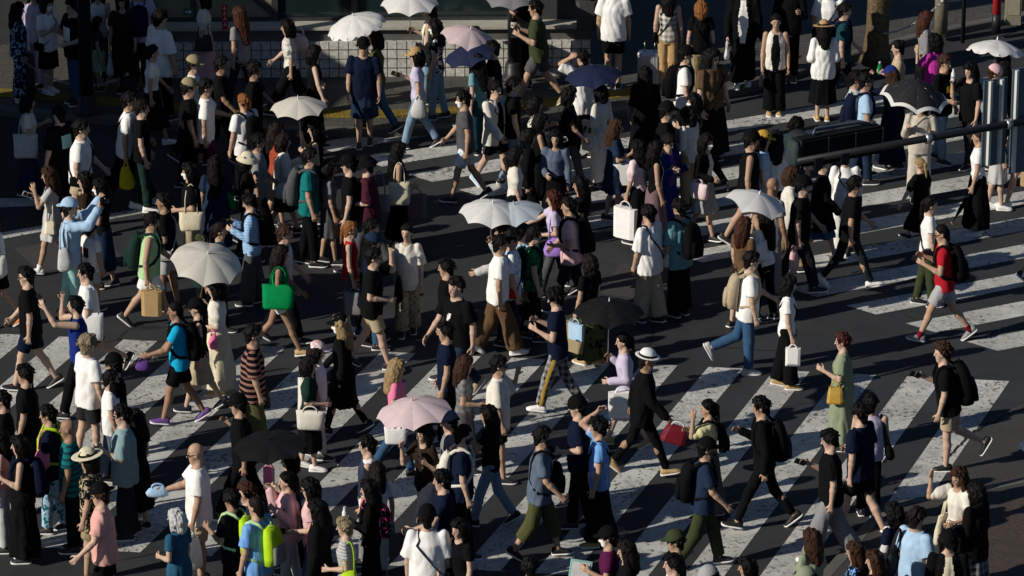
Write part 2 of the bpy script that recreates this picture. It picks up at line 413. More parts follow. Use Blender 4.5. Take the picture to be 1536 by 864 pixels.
def skirt_f(rig, top, hem, flare, off=.0):
    pel = rig.pel
    def f(X, Y, Z):
        z = Z.ravel(); mn, mx = leg_x(rig, np.minimum(z, pel.z)); d = np.clip((top - z) / max(top - hem, .01), 0, 1)
        cx = (mn + mx) / 2 * np.clip((pel.z - z) * 6, 0, 1) + (z > pel.z) * (z - pel.z) * math.tan(rig.lean)
        pr = np.array(PROF[rig.sex]); tz = np.maximum(z - pel.z, .0)
        b = np.maximum(np.interp(tz, pr[:, 0], pr[:, 2]) + .006 + off + d * flare * .8, (mx - mn) / 2 + .085 + flare * .35 * d); a = np.interp(tz, pr[:, 0], pr[:, 1]) + .006 + off + d * flare * .8
        S = lambda q: q.astype(np.float32)[None, None, :]
        fold = 1 + .05 * S(d) * np.sin(7 * np.arctan2(Y, X - S(cx)) + 3 * S(d)) + .03 * S(d) * np.sin(13 * np.arctan2(Y, X - S(cx)))
        q = (np.sqrt(((X - S(cx)) / S(b))**2 + (Y / S(a))**2 + 1e-9) / fold - 1) * np.minimum(S(a), S(b))
        return np.maximum(q, np.maximum(hem - Z, Z - top))
    return f, (rig.pel.x - .7, -.5, hem), (rig.pel.x + .7, .5, top)

def top_mesh(rig, kind, fit, extra, seed):
    lo, hi = rig.bounds(.2); g = Grid(lo, hi, .0145); J = rig.J; f = rig.sex == 'f'
    loose = {'': .016, 'l': .026, 'x': .036, 's': .008}[fit]
    t0 = {'tee': -.10, 'long': -.09, 'tank': -.08, 'blouse': -.03, 'jacket': -.14, 'coat': -.45, 'vest': -.08, 'crop': .06, 'dress': -.05, 'tdress': -.05, 'ldress': -.05, 'tunic': -.28}[kind] - (.06 if fit == 'x' else .02 if fit == 'l' else 0)
    if kind in ('coat', 'tunic'):
        g.add(*torso(rig, loose, -.05, .535, loose * .5), k=.02); g.add(*skirt_f(rig, rig.pel.z + .04, rig.pel.z + t0, .05 if kind == 'coat' else .03, loose + .03), k=.03)
    else: g.add(*torso(rig, loose, t0, .535, 0 if fit == 's' or f and fit == '' else loose * .7), k=.02)
    if kind in ('dress', 'tdress', 'ldress'):
        g.add(*skirt_f(rig, rig.pel.z + .12, max(.12, extra * .01), .12 if fit else .06, .012), k=.06)
    w = loose + .050 * (.92 if f else 1)
    for q in 'AB':
        sp, e, wr = J['sho' + q], J['elb' + q], J['wri' + q]
        if kind in ('tank', 'vest', 'dress'):
            continue
        if kind in ('tee', 'tdress', 'crop', 'tunic'):
            m = sp.lerp(e, .72 if fit else .58) if fit != 'x' else sp.lerp(e, .95)
            g.rc(sp, m, min(w, .066) if not f else min(w, .058), w + (.012 if fit else .004), .03, True)
        elif kind == 'blouse':
            g.rc(sp, sp.lerp(e, .5), w + .008, w + .022, .03); g.rc(sp.lerp(e, .5), sp.lerp(e, .82), w + .022, w - .004, .02)
        else:
            g.rc(sp, e, min(w + .004, .066), w - .004, .03); g.rc(e, wr, w - .004, loose + .034, .02)
    # neckline
    nk = rig.T(.535, .03)
    g.ell(nk, (.075, .062 if f else .058, .05 if f else .035), op='cut')
    if kind in ('tank', 'vest', 'dress'):
        for q in (-1, 1): g.ell(rig.T(.50, 0, q * (rig.sh + .045)), (.10, .065, .16), op='cut')
    fo = folds(.0085 if fit else .0062, seed); sl, X, Y, Z = g.block(lo, hi); g.d += fo(X, Y, Z).astype(np.float32)
    V, Q = g.surf(); c, n = face_geo(V, Q)
    loc = c - np.array(rig.pel); t = loc @ np.array(rig.u); x = loc @ np.array(rig.fw); nx = n @ np.array(rig.fw); y = c[:, 1]
    mi = np.zeros(len(Q), int)
    if kind in ('jacket', 'vest'): mi[(np.abs(y) < .062 + .02 * np.sin(9 * t)) & (nx > .15)] = 1
    return V, Q, mi, dict(t=t, x=x, y=y, nx=nx, n=n)

def bottom_mesh(rig, kind, seed):
    lo, hi = rig.bounds(.2); g = Grid(lo, hi, .0145); J = rig.J; f = rig.sex == 'f'; k = .94 if f else 1.0
    if kind in ('skirt', 'mini', 'maxi', 'midi', 'pleat'):
        hem = {'skirt': .47, 'mini': .62, 'maxi': .15, 'midi': .32, 'pleat': .22}[kind]
        g.add(*skirt_f(rig, rig.pel.z + .10, hem, {'skirt': .05, 'mini': .04, 'maxi': .15, 'midi': .09, 'pleat': .12}[kind], .008), k=.02)
    else:
        g.add(*torso(rig, .010, -.12, .10), k=.03)
        rr = {'trousers': (.092, .074, .066), 'slim': (.088, .063, .047), 'wide': (.100, .105, .125), 'cargo': (.098, .088, .072), 'shorts': (.098, .098, 0), 'capri': (.098, .094, .085), 'hot': (.095, .1, 0)}[kind]
        for q in 'AB':
            h, kn, an = J['hip' + q], J['knee' + q], J['ank' + q]
            if kind in ('shorts', 'hot'):
                e = h.lerp(kn, .78 if kind == 'shorts' else .42); g.rc(h, e, rr[0]*k, rr[1]*k, .02, True)
            else:
                e = an.lerp(kn, .42) if kind == 'capri' else an + (kn - an).normalized() * .02
                g.rc(h, kn, rr[0]*k, rr[1]*k, .025); g.rc(kn, e, rr[1]*k, rr[2]*k, .02, True)
        fo = folds(.0068, seed); sl, X, Y, Z = g.block(lo, hi); g.d += fo(X, Y, Z).astype(np.float32)
    V, Q = g.surf(); c, n = face_geo(V, Q)
    mi = np.zeros(len(Q), int)
    return V, Q, mi, dict(c=c, n=n)

# ------------------------------------------------------------------ head gear, in head space
HM = {}
def head_tpl(kind, var=0):
    key = (kind, var)
    if key in HM: return HM[key]
    g = Grid((-.30, -.24, -.62), (.26, .24, .24), .0078)
    rs = random.Random(var * 7 + 3)
    def locks(n, r, out, drop, lo=-.25, hi=1.0, back=0):
        for i in range(n):
            ph = rs.uniform(-math.pi, math.pi); sz = rs.uniform(lo, hi); cz = math.sqrt(max(1 - sz*sz, 0))
            d = Vector((math.cos(ph)*cz, math.sin(ph)*cz, sz))
            if d.x > .55 and d.z < .62: continue
            p = Vector((-.012, 0, .03)) + Vector((d.x*(.094 + r), d.y*(.075 + r), d.z*(.092 + r)))
            tg = Vector((d.x, d.y, -.9 - max(0, d.z)*.2)).normalized() if d.z < .8 else Vector((rs.uniform(-.6, 1), rs.uniform(-1, 1), -.1)).normalized()
            g.rc(p - d*.012, p + tg*drop*rs.uniform(.6, 1.2) + d*out*rs.uniform(-.4, .9), .020, .008, .016)
    def dome(o, cz=.025): g.ell((-.012, 0, cz), (.094 + o, .075 + o, .092 + o), .01)
    def face_cut(k=.03):
        g.cut(lambda X, Y, Z: -(X * .86 - Z * .5 - k + .25 * np.abs(Y)) , (-.3, -.24, -.2), (.26, .24, .24))
    smooth = True
    if kind in ('short', 'messy', 'buzz', 'curly', 'crop', 'pony', 'bun'):
        o = {'short': .012, 'messy': .022, 'buzz': .005, 'curly': .030, 'crop': .016, 'pony': .014, 'bun': .014}[kind]
        dome(o, .030); g.rc((-.05, 0, -.02), (-.055, 0, -.085), .066 + o*.4, .052, .03)
        if kind in ('crop', 'messy'): g.rc((.055, -.035, .068), (.055, .035, .068), .042, .042, .02)
        if kind == 'crop': g.rc((-.02, -.062, -.03), (-.02, -.062, -.08), .03, .02, .02); g.rc((-.02, .062, -.03), (-.02, .062, -.08), .03, .02, .02)
        face_cut({'crop': .045, 'messy': .042}.get(kind, .026))
        locks({'short': 90, 'messy': 110, 'curly': 130, 'crop': 90, 'buzz': 0, 'pony': 26, 'bun': 20}[kind], {'curly': .030, 'messy': .024}.get(kind, .009), {'messy': .013, 'curly': .018, 'pony': .001, 'bun': .001}.get(kind, .0045), {'curly': .02, 'pony': .03, 'bun': .03}.get(kind, .042), -.2 if kind not in ('pony', 'bun') else .1)
        if kind == 'pony': g.rc((-.09, 0, .05), (-.135, 0, .0), .032, .036, .02); g.rc((-.135, 0, .0), (-.125, 0, -.24), .036, .016, .02)
        if kind == 'bun': g.ell((-.095, 0, .075), (.05, .055, .05), .01)
    elif kind in ('bob', 'long', 'xlong', 'half'):
        dome(.014, .028); L = {'bob': -.13, 'long': -.30, 'xlong': -.46, 'half': -.36}[kind]
        g.rc((-.05, 0, .0), (-.065, 0, -.13), .085, .080, .03)
        if kind != 'bob': g.rc((-.065, 0, -.12), (-.085, 0, L), .085, .055, .03)
        for q in (-1, 1):
            g.rc((.005, q*.080, .02), (.012, q*.088, L * (.75 if kind != 'bob' else 1)), .034, .022 if kind != 'bob' else .030, .02)
        g.rc((.060, -.03, .075), (.060, .03, .075), .036, .036, .02)
        for i in range(34):
            ph = rs.uniform(.75, 2*math.pi - .75); p = Vector((-.03 + math.cos(ph)*.088, math.sin(ph)*.088, rs.uniform(-.02, .08))); e_ = Vector((-.05 + math.cos(ph)*rs.uniform(.055, .09), math.sin(ph)*rs.uniform(.06, .10), L*rs.uniform(.75, 1.08)))
            m_ = p.lerp(e_, .5) + Vector((math.cos(ph), math.sin(ph), 0))*.012; g.rc(p, m_, .024, .024, .022); g.rc(m_, e_, .024, .010, .022)
        locks(40, .018, .003, .05, .2, 1.0)
        g.cut(lambda X, Y, Z: np.maximum(np.maximum(.035 - X, Z - .052), np.abs(Y) - .060), (-.05, -.24, -.62), (.26, .24, .24))
        g.cut(lambda X, Y, Z: np.maximum(.062 - X, Z + .0 - .045), (-.05, -.24, -.62), (.26, .24, .24))
    elif kind == 'cap':
        dome(.034, .035); g.cut(lambda X, Y, Z: Z - .045 + .12 * X, (-.3, -.24, -.62), (.26, .24, .24))
        g.ell((.105, 0, .046), (.085, .078, .011), .008)
    elif kind == 'capback':
        dome(.034, .035); g.cut(lambda X, Y, Z: Z - .045 + .1 * X, (-.3, -.24, -.62), (.26, .24, .24)); g.ell((-.13, 0, .05), (.07, .07, .011), .008)
    elif kind == 'bucket':
        dome(.034, .035); g.cut(lambda X, Y, Z: Z - .05, (-.3, -.24, -.62), (.26, .24, .24))
        pr = lambda X, Y, Z: np.maximum(np.abs(np.sqrt((X + .01)**2 + (Y * 1.1)**2) - (.135 + (.06 - Z) * .75)) - .012, np.maximum(.005 - Z, Z - .075)); g.add(pr, (-.22, -.22, -.02), (.22, .22, .1), .01)
    elif kind in ('straw', 'fedora'):
        g.ell((-.012, 0, .075), (.112, .096, .075), .01); g.ell((-.012, 0, .115), (.085, .062, .045), .03)
        g.cut(lambda X, Y, Z: Z - .048, (-.3, -.24, -.62), (.26, .24, .24))
        b = .215 if kind == 'straw' else .172; g.ell((-.01, 0, .056), (b, b * .92, .014), .02)
    elif kind == 'beanie':
        dome(.034, .035); g.cut(lambda X, Y, Z: Z - .03 + .35 * X, (-.3, -.24, -.62), (.26, .24, .24))
    elif kind == 'mask':
        g.rc((.035, 0, -.02), (.054, 0, -.082), .066, .044, .02); g.rc((.09, 0, -.012), (.108, 0, -.03), .014, .016, .03)
        g.keep(lambda X, Y, Z: np.maximum(np.maximum(.022 - X, Z + .008 + .10 * np.abs(Y)), -.112 - Z))
    elif kind == 'glasses':
        for q in (-1, 1): g.ell((.098, q * .036, .006), (.008, .027, .019), .004); g.rc((.092, q*.062, .012), (-.01, q*.082, .008), .0055, .0055, .004)
        g.rc((.106, -.02, .01), (.106, .02, .01), .005, .005, .004)
    if kind in ('short', 'messy', 'curly', 'crop', 'pony', 'bun', 'bob', 'long', 'xlong', 'half'):
        a = {'curly': .012, 'messy': .009}.get(kind, .006); fr = 95 if kind == 'curly' else 70
        sl, X, Y, Z = g.block(g.lo, g.lo + g.v * g.n)
        g.d += (a * (np.sin(X*fr + 2*np.sin(Z*31)) * np.sin(Y*fr*1.1 + 1.3) * (np.sin(Z*fr*(.9 if kind == 'curly' else .35) + 2.2*np.sin(Y*40))))).astype(np.float32)
    V, Q = g.surf(); c, n = face_geo(V, Q); mi = np.zeros(len(Q), int)
    if kind in ('straw', 'fedora'): mi[(c[:, 2] > .062) & (c[:, 2] < .085) & (np.hypot(c[:, 0] + .012, c[:, 1]) < .125)] = 1
    HM[key] = mesh_np(kind, V, Q, mi); return HM[key]

_m = {}
def shoe_mesh():
    if 'shoe' not in _m:
        b = MB(); st = [(-.088, .018, -.045, -.075), (-.082, .034, .012, -.078), (-.05, .042, .026, -.08), (0, .043, .026, -.08), (.05, .046, .002, -.08), (.10, .050, -.016, -.08), (.145, .047, -.028, -.078), (.172, .033, -.044, -.075), (.182, .010, -.060, -.07)]
        for mi, zf in ((0, 0), (1, 1)):
            rings = []
            for x, w, zt, zb in st:
                if mi == 0: rings.append([(x, w*math.cos(a), zb + .018 + max(zt - zb - .018, .004) * math.sin(a)) if math.sin(a) >= 0 else (x, w*math.cos(a), zb + .018 + .002*math.sin(a)) for a in [2*math.pi*j/12 for j in range(12)]])
                else: rings.append([(x + .004*math.copysign(1, x), (w+.004)*sx, zb + .020*sz) for sx, sz in ((-1, 0), (1, 0), (1, 1), (-1, 1))])
            b.loft(rings, mi)
        _m['shoe'] = b.mesh('shoe', True)
    return _m['shoe']
def sock_mesh():
    if 'sock' not in _m:
        b = MB(); b.lathe([(.044, -.05), (.043, .0), (.044, .04), (.046, .062), (.043, .066)], 12); _m['sock'] = b.mesh('sock', True)
    return _m['sock']

# ------------------------------------------------------------------ people
CACHE = {}
PEOPLE = []
SIDEWALK = []
def inside(p, poly):
    x, y = p[0], p[1]; c = False
    for i in range(len(poly)):
        x1, y1 = poly[i][:2]; x2, y2 = poly[i-1][:2]
        if (y1 > y) != (y2 > y) and x < (x2 - x1) * (y - y1) / (y2 - y1) + x1: c = not c
    return c
YAW = {'R': 0, 'RB': 40, 'B': 90, 'LB': 140, 'L': 180, 'LF': 220, 'F': 270, 'RF': 320}
TOPN = dict(tee='t_shirt', long='shirt', tank='tank_top', blouse='blouse', jacket='jacket', coat='coat', vest='vest', crop='crop_top', dress='dress', tdress='dress', ldress='dress', tunic='tunic')
BOTN = dict(trousers='trousers', slim='trousers', wide='wide_trousers', cargo='trousers', shorts='shorts', capri='cropped_trousers', hot='shorts', skirt='skirt', mini='skirt', maxi='skirt', midi='skirt', pleat='skirt')
GROUP = 'pedestrians on the scramble crossing'

class Person: pass
def P(hx, hy, face, legs, arms, top, bot, hair, label, h=None, skin=None, shoe='char', sole='white', hat=None, mask=None, glasses=0, look=0, pitch=6, lean=0, wide=1.0, prnt=None, stripe=None, sock=None, cat=None):
    i = len(PEOPLE); rs = random.Random(i * 13 + 5)
    sex = 'f' if {'woman', 'girl'} & set(label.split()[:4]) else 'm'
    h = h or (1.60 if sex == 'f' else 1.72) + rs.uniform(-.02, .02)
    skin = skin if skin is not None else rs.choice([0, 0, 1, 1])
    yaw = face if isinstance(face, (int, float)) else YAW[face]
    yaw += rs.uniform(-6, 6); ya = R(yaw); sc = h / 1.70
    left = Vector((-math.sin(ya), math.cos(ya)))
    # side A: nearer the camera for side views, picture-left for front and back views
    flip = (left.y < 0) if abs(math.sin(ya)) < .8 else (left.x < 0)
    arms = arms if len(arms) == 2 else arms * 2
    lb = round(look / 15) * 15; pb = round(pitch / 6) * 6
    rk = (sex, legs, arms, flip, lean, lb, pb)
    if rk not in CACHE: CACHE[rk] = Rig(sex, legs, arms, flip, lean, lb, pb)
    rig = CACHE[rk]
    hl = rig.hc
    base = 0.0
    for _ in range(2):
        w = at(hx, hy, hl.z * sc + base)
        c, s = math.cos(ya), math.sin(ya)
        loc = Vector((w.x - sc * (c * hl.x - s * hl.y) , w.y - sc * (s * hl.x + c * hl.y), base))
        base = .12 if any(inside(loc, q) for q in SIDEWALK) else 0.0
    root = thing('person', label, cat or 'person', loc, ya, sc, GROUP)
    wide *= .955
    root.scale = (sc * wide, sc * wide, sc)
    def cached(key, fn):
        if key not in CACHE: CACHE[key] = fn()
        return CACHE[key]
    part('body', cached(('body',) + rk, lambda: body_mesh(rig)), [SKIN[skin], M_EYE, M_LIP], root)
    HR = Matrix.Translation(hl) @ rig.Rh.to_4x4()
    if hair:
        st, co = hair.split(':')
        if st == 'long' or st == 'xlong' or st == 'half': pass
        part('hair', head_tpl(st, i % 3), HAIR[co], root, HR)
    if hat:
        hk, hc2 = hat.split(':')[:2]; band = hat.split(':')[2] if hat.count(':') > 1 else hc2
        part({'cap': 'cap', 'capback': 'cap', 'beanie': 'beanie'}.get(hk, 'hat'), head_tpl(hk), [cloth(hc2), cloth(band)], root, HR)
    if mask: part('face_mask', head_tpl('mask'), plain('mask_' + str(mask), mask, .8), root, HR)
    if glasses: part('sunglasses' if glasses == 2 else 'glasses', head_tpl('glasses'), plain('dark_lens', (.01, .01, .012), .15), root, HR)
    # garments
    tp = top.split(':'); kind = tp[0]; fit = tp[2] if len(tp) > 2 else ''; extra = int(tp[3]) if len(tp) > 3 else 0
    rk2 = rk[:5]; seed = i % 3
    key = ('top', kind, fit, extra, seed, rk2, prnt and prnt[:1] + tuple(map(str, prnt[1:5])))
    def mk():
        V, Q, mi, q = top_mesh(rig, kind, fit, extra, seed)
        if prnt:
            sd, ta, tb, ya_, yb_ = prnt[:5]
            mi[(q['nx'] * sd > .35) & (q['t'] > ta) & (q['t'] < tb) & (q['y'] > ya_) & (q['y'] < yb_)] = 1
        return mesh_np(TOPN[kind], V, Q, mi)
    cs = tp[1].split('+'); mats = [cloth(cs[0]), cloth(prnt[5] if prnt else cs[1] if len(cs) > 1 else cs[0])]
    part(TOPN[kind], cached(key, mk), mats, root)
    if bot:
        bp = bot.split(':'); key = ('bot', bp[0], seed, rk2, stripe)
        def mkb():
            V, Q, mi, q = bottom_mesh(rig, bp[0], seed)
            if stripe:
                cc = q['c']
                for sd in 'AB':
                    J = rig.J; yy = J['hip' + sd].y; lx = np.interp(cc[:, 2], [J['ank' + sd].z, J['knee' + sd].z, J['hip' + sd].z], [J['ank' + sd].x, J['knee' + sd].x, J['hip' + sd].x])
                    mi[(q['n'][:, 1] * np.sign(yy) > .6) & (np.abs(cc[:, 0] - lx) < .024) & (cc[:, 1] * np.sign(yy) > .02)] = 1
            return mesh_np(BOTN[bp[0]], V, Q, mi)
        nm = 'jeans' if 'denim' in bp[1] and BOTN[bp[0]] == 'trousers' else BOTN[bp[0]]
        part(nm, cached(key, mkb), [cloth(bp[1]), cloth(stripe or bp[1])], root)
    for q in 'AB':
        mt = Matrix.Translation(rig.J['ank' + q]) @ rig.J['foot' + q].to_4x4()
        part('shoe', shoe_mesh(), [plain('shoe_' + shoe, shoe, .6), plain('sole_' + sole, sole, .7)], root, mt)
        if sock:
            dk = (rig.J['knee' + q] - rig.J['ank' + q]).normalized()
            part('sock', sock_mesh(), cloth(sock), root, Matrix.Translation(rig.J['ank' + q]) @ Vector((0, 0, 1)).rotation_difference(dk).to_matrix().to_4x4())
    p = Person(); p.root = root; p.rig = rig; p.yaw = ya; p.sc = sc; p.loc = loc; p.sex = sex; p.wide = wide; p.loose = {'': .016, 'l': .03, 'x': .045, 's': .01}[fit]
    p.M = Matrix.LocRotScale(loc, Matrix.Rotation(ya, 3, 'Z'), Vector((sc * wide, sc * wide, sc)))
    p.label = label; p.hp = (hx, hy)
    PEOPLE.append(p); return p

# ------------------------------------------------------------------ carried things
def ringrect(w, d, z, cx=0, cy=0, e=4.0, n=16):
    out = []
    for j in range(n):
        a = 2*math.pi*(j + .5)/n; c, s = math.cos(a), math.sin(a)
        r = (abs(c)**e + abs(s)**e) ** (-1/e); out.append((cx + w/2*r*c, cy + d/2*r*s, z))
    return out
def bagmesh(kind, w, h, d, hl):
    key = ('bag', kind, w, h, d, hl)
    if key in _m: return _m[key]
    b = MB()
    if kind == 'paper':
        b.loft([ringrect(w, d, -h, e=12), ringrect(w, d, -h*.5, e=12), ringrect(w*1.01, d*.9, 0, e=12)])
    elif kind == 'plastic':
        b.loft([ringrect(w*.5, d*.6, -h, e=2.5), ringrect(w*.95, d, -h*.92, e=2.3), ringrect(w*1.02, d*1.1, -h*.7, .01, e=2.2), ringrect(w*.86, d*.85, -h*.42, e=2.2), ringrect(w*.62, d*.5, -h*.15, -.01, e=2.2), ringrect(w*.42, d*.25, 0, e=2.2)])
    elif kind == 'handbag':
        b.loft([ringrect(w*.96, d*.9, -h, e=6), ringrect(w, d, -h*.9, e=6), ringrect(w*.9, d*.8, -h*.4, e=5), ringrect(w*.78, d*.45, -h*.06, e=5), ringrect(w*.76, d*.35, 0, e=5)])
    elif kind == 'slouch':
        b.loft([ringrect(w*.6, d*.5, -h, e=2.4), ringrect(w*.95, d*.95, -h*.88, e=2.4), ringrect(w, d, -h*.6, .01, e=2.4), ringrect(w*.8, d*.75, -h*.25, e=2.4), ringrect(w*.42, d*.4, 0, -.01, e=2.4)])
    else:  # tote
        b.loft([ringrect(w*.86, d*.7, -h, e=5), ringrect(w*.95, d, -h*.9, e=4), ringrect(w, d*1.05, -h*.55, .006, e=3.5), ringrect(w*1.0, d*.7, -h*.2, e=3.5), ringrect(w*1.03, d*.4, 0, e=4)])
    body = b.mesh('bag_body', kind in ('plastic', 'slouch', 'tote'))
    hs = []
    for s in (-1, 1):
        hb = MB(); y = s * d * .16
        if kind == 'plastic': pts = [(-.14*w, y, -.02), (-.1*w, y*.6, hl*.6), (0, 0, hl), (.1*w, y*.6, hl*.6), (.14*w, y, -.02)]
        else: pts = [(w*.26*math.cos(t) if i not in (0, 8) else w*.26*math.cos(t), y*(1 - math.sin(t)*.9), (hl + .02)*math.sin(t)**.8 - .02) for i, t in enumerate([math.pi*k/8 for k in range(9)])]
        hb.tube(pts, .008 if kind != 'plastic' else .012, 6, 0, 1.8 if kind in ('tote', 'slouch') else 1.0); hs.append(hb.mesh('handle', True))
    _m[key] = (body, hs); return _m[key]
BAGN = dict(paper=('paper_bag', 'shopping bag'), plastic=('plastic_bag', 'plastic bag'), handbag=('handbag', 'handbag'), slouch=('shoulder_bag', 'shoulder bag'), tote=('tote_bag', 'tote bag'))
BAGG = 'bags carried by pedestrians'
def bag(p, kind, side, where, color, label, w=.34, h=.36, d=.10, hl=None, turn=0, dz=0, hcol=None, dx=0, tiltd=0):
    J = p.rig.J; g = p.rig.sgn[side]
    if where == 'hand': a = J['hand' + side] + Vector((0, g * .02, -.01)); hl = hl or .10
    elif where == 'elbow': a = J['elb' + side].lerp(J['wri' + side], .25) + Vector((0, g * .01, -.03)); hl = hl or .16
    else: a = J['sho' + side] + Vector((0, -g * .045, .062 + p.loose * .6)); hl = hl or .42
    w0 = p.M @ a
    lat = Vector((-math.sin(p.yaw), math.cos(p.yaw), 0)) * g; fwd = Vector((math.cos(p.yaw), math.sin(p.yaw), 0))
    if where == 'elbow': w0 += lat * .03
    w0 += fwd * dx
    lean_ = math.atan2(.035 + d * .5 + p.loose, hl + h * .4) if where == 'shoulder' else 0
    top = w0 - Vector((0, 0, hl - dz)) + lat * (hl * math.sin(lean_))
    low = min(h, top.z - .06 - p.loc.z)
    n, c = BAGN[kind]
    t = thing(n, label, c, top, p.yaw + R(turn), 1, BAGG)
    if lean_: t.rotation_euler = (-lean_ * -g, 0, p.yaw + R(turn))
    if tiltd: t.rotation_euler = (0, R(tiltd), p.yaw + R(turn))
    body, hs = bagmesh(kind, w, round(low, 3), d, hl)
    mt = plain('bag_plastic_' + color, color, .35, 0, .4, .1, 14, .3, .35) if kind == 'plastic' else plain('bag_paper_' + color, color, .7, 0, .2, .05) if kind == 'paper' else plain('bag_leather_' + color, color, .5) if kind in ('handbag',) else cloth(color)
    part('bag_body', body, mt, t)
    hm = mt if not hcol else cloth(hcol)
    for hmesh in hs: part('handle', hmesh, hm, t)
    return t

def packmeshes():
    if 'pack' in _m: return _m['pack']
    b = MB()
    st = [(-.27, .20, .10), (-.26, .27, .15), (-.15, .30, .18), (.0, .30, .17), (.12, .28, .145), (.19, .23, .11), (.215, .12, .06)]
    b.loft([[(-.0 - dd/2 + q[1]*1.0, q[0], z) for q in ringrect(w, dd, 0, e=3.0, n=18)] for z, w, dd in st]); body = b.mesh('pack_body', True)
    b = MB(); st = [(-.245, .16, .05), (-.235, .21, .07), (-.12, .23, .075), (-.02, .21, .06), (.0, .17, .03)]
    b.loft([[(-.165 - dd/2 + .03 + q[1], q[0], z) for q in ringrect(w, dd, 0, e=3.5, n=16)] for z, w, dd in st]); pocket = b.mesh('pocket', True)
    b = MB(); b.tube([(-.05, -.03, .205), (-.06, -.025, .245), (-.06, .025, .245), (-.05, .03, .205)], .008, 6); loop = b.mesh('grab_loop', True)
    _m['pack'] = (body, pocket, loop); return _m['pack']
def backpack(p, color, label, scale=1.0, pcol=None, scol=None, front=False):
    rig = p.rig; pr = PROF[rig.sex]; off = .117 + p.loose
    sg = -1 if not front else 1
    fw = rig.fw * (-sg)
    # local frame: x away from the wearer is -x of the pack mesh
    X = rig.fw * (1 if not front else -1); Z = rig.u; Y = Z.cross(X)
    Ml = Matrix(((X.x, Y.x, Z.x), (X.y, Y.y, Z.y), (X.z, Y.z, Z.z))).to_4x4()
    o = rig.T(.28 if not front else .2, -off * (1 if not front else -1))
    Mw = p.M @ Matrix.Translation(o) @ Ml
    t = thing('backpack', label, 'backpack', Mw.translation, 0, 1, 'backpacks worn by pedestrians')
    t.rotation_euler = Mw.to_euler(); t.scale = (p.sc * scale,) * 3
    body, pocket, loop = packmeshes(); m = cloth(color)
    part('pack_body', body, m, t); part('pocket', pocket, cloth(pcol) if pcol else m, t); part('grab_loop', loop, cloth(scol) if scol else m, t)
    key = ('strap', rig.sex, round(p.loose, 3), front)
    if key not in _m:
        ms = []
        for s in (-1, 1):
            b = MB(); y = s * (.085 if rig.sex == 'f' else .10); hh = off * 2 - (.05 if front else .028); z0 = .0 if not front else .08
            b.tube([(-.01, y*.8, .19 + z0), (.05, y, .245 + z0), (off, y, .262 + z0), (off + .07, y*1.02, .225 + z0), (hh, y*1.08, .12 + z0), (hh + .008, y*1.2, -.02), (hh - .05, y*1.75, -.12), (off, y*1.95, -.17), (.02, y*1.5, -.2)], .022, 6, 0, .35)
            ms.append(b.mesh('strap', True))
        _m[key] = ms
    for q in _m[key]: part('strap', q, cloth(scol) if scol else m, t, Matrix.Scale(1 / scale, 4))
    return t

def sling(p, color, label, side='B', bagc=None, w=.22, h=.14, name='crossbody_bag', z=-.02, front=0.0):
    """strap across the torso from the shoulder opposite `side` to a small bag at that hip"""
    rig = p.rig; g = p.rig.sgn[side]; pr = np.array(PROF[rig.sex]); o = p.loose + .016
    t = thing(name, label, 'crossbody bag', p.loc, 0, 1, 'crossbody bags')
    t.rotation_euler = (0, 0, p.yaw); t.scale = p.root.scale
    pts = []; n = 26
    for i in range(n + 1):
        a = 2*math.pi*i/n; tt = .24 + .265*math.cos(a); yy = -g*math.cos(a)
        A = np.interp(tt, pr[:, 0], pr[:, 1]) + o + (.01 if tt > .4 else 0); B = np.interp(tt, pr[:, 0], pr[:, 2]) + o
        A2 = A * (.55 if tt > .42 else 1.0)
        pts.append(rig.T(tt + (.035 if abs(math.sin(a)) < .35 and math.cos(a) > 0 else 0), math.sin(a)*B, yy*A2))
    b = MB(); b.tube(pts, .014, 6, 0, .45); b.build('strap', cloth(color), t, True)
    c = rig.T(z, front, g*(np.interp(z, pr[:, 0], pr[:, 1]) + o + .03)); b = MB()
    b.loft([[(c.x + q[0], c.y + q[1], c.z + zz) for q in ringrect(w*k, .07*k2, 0, e=3.5)] for zz, k, k2 in ((-h/2, .85, .6), (-h*.4, 1, 1), (h*.3, 1, 1), (h/2, .92, .5))])
    b.build('bag_body', cloth(bagc or color), t, True)
    return t

def phone(p, side, label, color='black'):
    J = p.rig.J; d, th, pn = J['hd' + side], J['th' + side], J['pn' + side]
    c = J['hand' + side] + d * .045 + pn * .018; X = d; Zv = pn; Yv = Zv.cross(X)
    w = p.M @ c; Rw = Matrix.Rotation(p.yaw, 3, 'Z') @ Matrix(((X.x, Yv.x, Zv.x), (X.y, Yv.y, Zv.y), (X.z, Yv.z, Zv.z)))
    t = thing('smartphone', label, 'phone', w, 0, 1, 'phones held by pedestrians'); t.rotation_euler = Rw.to_euler()
    if 'phone' not in _m:
        b = MB(); b.box((0, 0, 0), (.15, .073, .008)); q = MB(); q.box((0, 0, .0052), (.138, .064, .002)); _m['phone'] = (b.mesh('phone_body'), q.mesh('screen'))
    part('phone_body', _m['phone'][0], plain('phone_' + color, color, .35), t); part('screen', _m['phone'][1], plain('phone_screen', (.012, .013, .016), .08), t)
    return t

def cup(p, side, label, color='white'):
    J = p.rig.J; c = p.M @ (J['hand' + side] + Vector((0, 0, .03)))
    t = thing('drink_bottle', label, 'bottle', c)
    b = MB(); b.lathe([(.026, -.08), (.032, -.075), (.032, .05), (.014, .09), (.014, .10)], 12); b.build('bottle_body', plain('bottle_' + color, color, .2), t, True)
    b = MB(); b.lathe([(.017, .10), (.017, .12)], 12); b.build('lid', plain('bottle_lid', (.7,.7,.72), .4), t)
    return t

